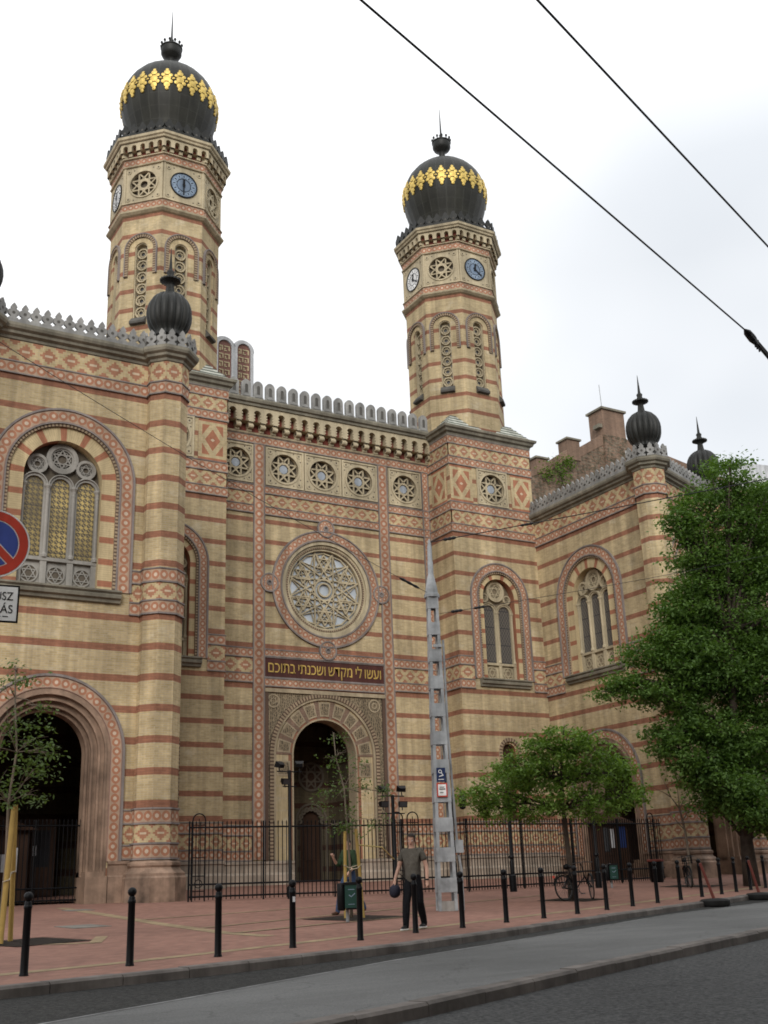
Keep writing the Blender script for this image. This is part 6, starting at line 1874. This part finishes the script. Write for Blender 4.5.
def photographer():
    x, y = 13.15, 24.3; t = thing('person', 'man in a dark green jacket and jeans half hidden behind the staked sapling', 'person', (x,y,ground(x,y)), R(-75))
    V=[];E=[]
    def add(*p): V.append(p); return len(V)-1
    pel = add(0,0,.92,(.14,.10)); sp = add(0,-.01,1.08,(.13,.095)); ch = add(0,-.02,1.27,(.15,.10)); nb = add(0,-.02,1.42,(.075,.065)); nk = add(0,-.035,1.48,(.056,.056)); hd = add(0,-.05,1.55,(.068,.082)); ht = add(0,-.045,1.63,(.076,.09)); tp = add(0,-.035,1.68,(.05,.06))
    E += [(pel,sp),(sp,ch),(ch,nb),(nb,nk),(nk,hd),(hd,ht),(ht,tp)]
    arms = {'R':[(-.17,-.02,1.38,.062),(-.21,-.06,1.24,.05),(-.22,-.12,1.10,.042),(-.2,-.24,1.16,.037),(-.16,-.34,1.25,.028)],
            'L':[(.17,-.02,1.38,.062),(.21,-.03,1.24,.05),(.24,-.02,1.10,.042),(.22,-.12,1.0,.037),(.2,-.2,.94,.028)]}
    for k,a in arms.items():
        i = chain(V,E,a,ch); hand(V,E,a[-1][:3],i,(.1,-.5,.7) if k=='R' else (0,-.6,-.6), 1 if k=='R' else -1, 1.0)
    legs = {'R':[(-.085,0,.85,.088),(-.10,-.10,.66,.078),(-.105,-.20,.48,.058),(-.105,-.24,.30,.054),(-.105,-.30,.09,.038)],
            'L':[(.085,.0,.85,.088),(.10,.06,.66,.078),(.105,.10,.48,.058),(.11,.24,.32,.054),(.11,.36,.15,.038)]}
    for a in legs.values(): chain(V,E,a,pel)
    skin_mesh('body', V, E, M['skin'], t, 2)
    head_parts(None, 0, -.052, 1.58, 0, R(8), M['hair'], t)
    V=[];E=[]
    p = add(0,0,.78,(.17,.125)); b = add(0,-.01,1.1,(.16,.12)); c = add(0,-.02,1.29,(.182,.125)); d = add(0,-.02,1.40,(.115,.09)); e = add(0,-.02,1.45,(.075,.07)); E += [(p,b),(b,c),(c,d),(d,e)]
    for q in arms.values(): chain(V,E,[(z[0],z[1],z[2],z[3]+.018) for z in q[:-1]],c)
    skin_mesh('jacket', V, E, M['jacket'], t, 2)
    V=[];E=[]
    p = add(0,0,1.05,(.150,.108)); a = add(0,0,.88,(.158,.118)); E.append((p,a))
    for q in legs.values(): chain(V,E,[(z[0],z[1],z[2],z[3]+.018) for z in q]+[(q[-1][0],q[-1][1],q[-1][2]-.07,.058)],a)
    skin_mesh('jeans', V, E, M['denim'], t, 2)
    for k,q in legs.items():
        ax, ay, az = q[-1][:3]; V=[];E=[]; z0 = max(.045, az-.05)
        chain(V,E,[(ax,ay+.05,z0,(.04,.04)),(ax,ay-.03,z0,(.045,.042)),(ax,ay-.13,z0-.01,(.046,.032)),(ax,ay-.19,z0-.015,(.034,.022))])
        skin_mesh('shoe', V, E, M['brown_shoe'], t, 2)
photographer()

# ------------------------------------------------------------------ bicycles
def bicycle(label, x, y, rz, lean, steer, basket):
    t = thing('bicycle', label, 'bicycle', (x,y,ground(x,y)), rz, group=None)
    t.rotation_euler = (lean, 0, rz)
    r = .34; X0, X1 = -.53, .53
    def wheel(cx, ang):
        Mx = Matrix.Translation((cx,0,r)) @ Matrix.Rotation(ang,4,'Z')
        m = MB(); m.torus(Mx, r-.018, .019, 36, 8, 0); w = m.build('wheel', M['rubber'], t, smooth=True)
        m = MB(); m.torus(Mx, r-.042, .009, 36, 6, 0); m.build('rim', M['chrome'], w, smooth=True)
        m = MB()
        for i in range(20):
            a = 2*PI*i/20; s = .025*(1 if i % 2 else -1)
            m.tube([tuple(Mx@Vector((.02*math.cos(a),s,.02*math.sin(a)))), tuple(Mx@Vector(((r-.045)*math.cos(a+.12),0,(r-.045)*math.sin(a+.12))))], .0025, 4, 0, False)
        m.tube([tuple(Mx@Vector((0,-.05,0))),tuple(Mx@Vector((0,.05,0)))], .02, 8, 0); m.build('spokes', M['chrome'], w)
        m = MB()
        for k in range(14):
            a = R(20)+R(150)*k/14; b = R(20)+R(150)*(k+1)/14; rr = r+.025
            q = [Mx@Vector((rr*math.cos(a),-.03,rr*math.sin(a))),Mx@Vector((rr*math.cos(b),-.03,rr*math.sin(b))),Mx@Vector((rr*math.cos(b),.03,rr*math.sin(b))),Mx@Vector((rr*math.cos(a),.03,rr*math.sin(a)))]
            m.face([tuple(p) for p in q],0)
        m.build('mudguard', M['black_paint'], t)
    wheel(X0,0); wheel(X1,steer)
    bb = (-.08,0,.28); st = (-.22,0,.72); hd0 = (.33,0,.62); hd1 = (.29,0,.80)
    m = MB()
    for a,b in ((bb,st),(bb,hd0),(st,(.30,0,.74)),(hd0,hd1),(bb,(X0,.04,r)),(bb,(X0,-.04,r)),(st,(X0,.04,r)),(st,(X0,-.04,r)),(st,(-.25,0,.84)),(hd0,(X1-.03,.045,r)),(hd0,(X1-.03,-.045,r)),(hd1,(.26,0,.95))): m.tube([a,b], .016, 8, 0)
    m.build('frame', M['black_paint'], t, smooth=40)
    m = MB(); c, s = math.cos(steer), math.sin(steer)
    m.tube([(.26+.1*c-.28*-s*-1, .28*c, .98),(.27,.08*c,1.0),(.26,0,.96),(.27,-.08*c,1.0),(.26+.1*c+.28*-s*-1,-.28*c,.98)], .012, 6, 0); m.build('handlebar', M['chrome'], t)
    m = MB(); m.tube([(-.40,0,.87),(-.32,0,.89),(-.2,0,.88),(-.10,0,.87)], [.06,.085,.05,.02], 8, 0); m.build('saddle', M['black_paint'], t, smooth=True)
    m = MB(); m.torus(Matrix.Translation((bb[0],-.05,bb[2])), .09, .008, 20, 6, 0); m.tube([(bb[0],-.08,bb[2]),(bb[0]+.12,-.08,bb[2]-.11)], .01, 6, 0); m.tube([(bb[0],.08,bb[2]),(bb[0]-.12,.08,bb[2]+.11)], .01, 6, 0); m.box(bb[0]+.07,bb[0]+.17,-.17,-.09,bb[2]-.13,bb[2]-.105,0); m.box(bb[0]-.17,bb[0]-.07,.09,.17,bb[2]+.10,bb[2]+.125,0); m.build('crank', M['chrome'], t)
    m = MB(); m.box(-.80,-.35,-.06,.06,.70,.72,0); m.tube([(-.7,.05,.7),(X0,.05,r)],.008,5,0); m.tube([(-.7,-.05,.7),(X0,-.05,r)],.008,5,0); rk = m.build('carrier', M['black_paint'], t)
    m = MB(); m.box(-.87,-.85,-.03,.03,.60,.66,0); m.build('rear_reflector', M['red_paint'], t)
    if basket:
        m = MB()
        for z in (.78,.86,.94,1.02): m.tube([(.36,-.14,z),(.60,-.16,z),(.60,.16,z),(.36,.14,z),(.36,-.14,z)], .008, 4, 0)
        for (u,v) in ((.36,-.14),(.44,-.147),(.52,-.153),(.60,-.16),(.60,-.05),(.60,.05),(.60,.16),(.52,.153),(.44,.147),(.36,.14)): m.tube([(u,v,.76),(u,v,1.02)], .007, 4, 0)
        m.build('basket', M['black_iron'], t)
bicycle('dark bicycle leaning against the trunk of the bushy street tree', 20.72, 25.12, R(6), R(-5), R(55), False)
bicycle('bicycle with a front basket parked end-on near the right column', 28.6, 28.9, R(-128), R(3), R(6), True)
CLOUD_OFF = (2.2122, 4.3522, 5.3135); SKY_GRAD = 1.2; SKY_GAIN = 0.93; SUN_E = 1.5; EXPOSURE = 0.4
# ------------------------------------------------------------------ sky, sun, camera
w = bpy.data.worlds.new('World'); scene.world = w; w.use_nodes = True
nt = w.node_tree; nt.nodes.clear()
out = nt.nodes.new('ShaderNodeOutputWorld'); bg = nt.nodes.new('ShaderNodeBackground'); nt.links.new(bg.outputs[0], out.inputs[0])
sky = nt.nodes.new('ShaderNodeTexSky'); sky.sky_type = 'NISHITA'; sky.sun_disc = False
SUN_EL, SUN_AZ = R(26), R(212)
sky.sun_elevation = SUN_EL; sky.sun_rotation = SUN_AZ; sky.air_density = 1.0; sky.dust_density = 3.0
tc = nt.nodes.new('ShaderNodeTexCoord'); sx = nt.nodes.new('ShaderNodeSeparateXYZ'); nt.links.new(tc.outputs['Generated'], sx.inputs[0])
def WM(op, a, b=None, c=None):
    n = nt.nodes.new('ShaderNodeMath'); n.operation = op
    for i, v in enumerate((a,b,c)):
        if v is None: continue
        if hasattr(v,'is_output'): nt.links.new(v, n.inputs[i])
        else: n.inputs[i].default_value = v
    return n.outputs[0]
zc = WM('MAXIMUM', sx.outputs[2], 0.0)
# cloud cover projected on a flat layer
cv = nt.nodes.new('ShaderNodeCombineXYZ')
den = WM('ADD', zc, .35)
nt.links.new(WM('DIVIDE', sx.outputs[0], den), cv.inputs[0]); nt.links.new(WM('DIVIDE', sx.outputs[1], den), cv.inputs[1])
nz = nt.nodes.new('ShaderNodeTexNoise'); nz.inputs['Scale'].default_value = 1.25; nz.inputs['Detail'].default_value = 3.2; nz.inputs['Roughness'].default_value = .5
mpn = nt.nodes.new('ShaderNodeMapping'); mpn.inputs['Location'].default_value = CLOUD_OFF
nt.links.new(cv.outputs[0], mpn.inputs['Vector']); nt.links.new(mpn.outputs[0], nz.inputs['Vector'])
mr = nt.nodes.new('ShaderNodeMapRange'); nt.links.new(nz.outputs['Fac'], mr.inputs[0])
for i, v in enumerate((.36,.66,0.0,1.0)): mr.inputs[i+1].default_value = v
cm = nt.nodes.new('ShaderNodeMix'); cm.data_type = 'RGBA'; nt.links.new(mr.outputs[0], cm.inputs[0])
cm.inputs[6].default_value = (1.0,1.0,1.0,1); cm.inputs[7].default_value = (.635,.66,.69,1)
# overcast luminance: brighter towards the zenith
hi = WM('MAXIMUM', WM('SUBTRACT', zc, .5), 0.0)
gr = WM('MULTIPLY', WM('ADD', 1.0, WM('MULTIPLY', hi, SKY_GRAD)), SKY_GAIN)
sc = nt.nodes.new('ShaderNodeVectorMath'); sc.operation = 'SCALE'; nt.links.new(cm.outputs[2], sc.inputs[0]); nt.links.new(gr, sc.inputs['Scale'])
sk = nt.nodes.new('ShaderNodeVectorMath'); sk.operation = 'SCALE'; nt.links.new(sky.outputs[0], sk.inputs[0]); sk.inputs['Scale'].default_value = .01
ad = nt.nodes.new('ShaderNodeVectorMath'); ad.operation = 'ADD'; nt.links.new(sc.outputs[0], ad.inputs[0]); nt.links.new(sk.outputs[0], ad.inputs[1])
nt.links.new(ad.outputs[0], bg.inputs['Color']); bg.inputs['Strength'].default_value = 1.0
sl = bpy.data.lights.new('sun', 'SUN'); sl.energy = SUN_E; sl.angle = R(25); sl.color = (1.0,.975,.94)
so = bpy.data.objects.new('sun', sl); COL.objects.link(so)
# light comes from behind the camera and to the left
dirv = Vector((math.cos(SUN_EL)*math.sin(SUN_AZ), math.cos(SUN_EL)*math.cos(SUN_AZ), math.sin(SUN_EL)))
so.rotation_euler = dirv.to_track_quat('Z','Y').to_euler(); so.location = (0,0,60)

cd = bpy.data.cameras.new('camera'); cam = bpy.data.objects.new('camera', cd); COL.objects.link(cam)
cd.sensor_fit = 'VERTICAL'; cd.sensor_height = 36.0; cd.lens = 1110.0/1024*36.0; cd.clip_end = 2000; cd.clip_start = .05
rt = Vector((0.86461476,-0.50128165,-0.0340297)); up = Vector((-0.13198869,-0.29196159,0.94727895)); fw = Vector((0.48478893,0.81453983,0.31859781))
mw = Matrix(((rt.x,up.x,-fw.x,0),(rt.y,up.y,-fw.y,0),(rt.z,up.z,-fw.z,.24),(0,0,0,1)))
cam.matrix_world = mw
scene.camera = cam
scene.view_settings.view_transform = 'Standard'; scene.view_settings.look = 'None'; scene.view_settings.gamma = 1; scene.view_settings.use_curve_mapping = False
scene.view_settings.exposure = EXPOSURE
scene.cycles.filter_width = 1.75
scene.render.resolution_x = 768; scene.render.resolution_y = 1024
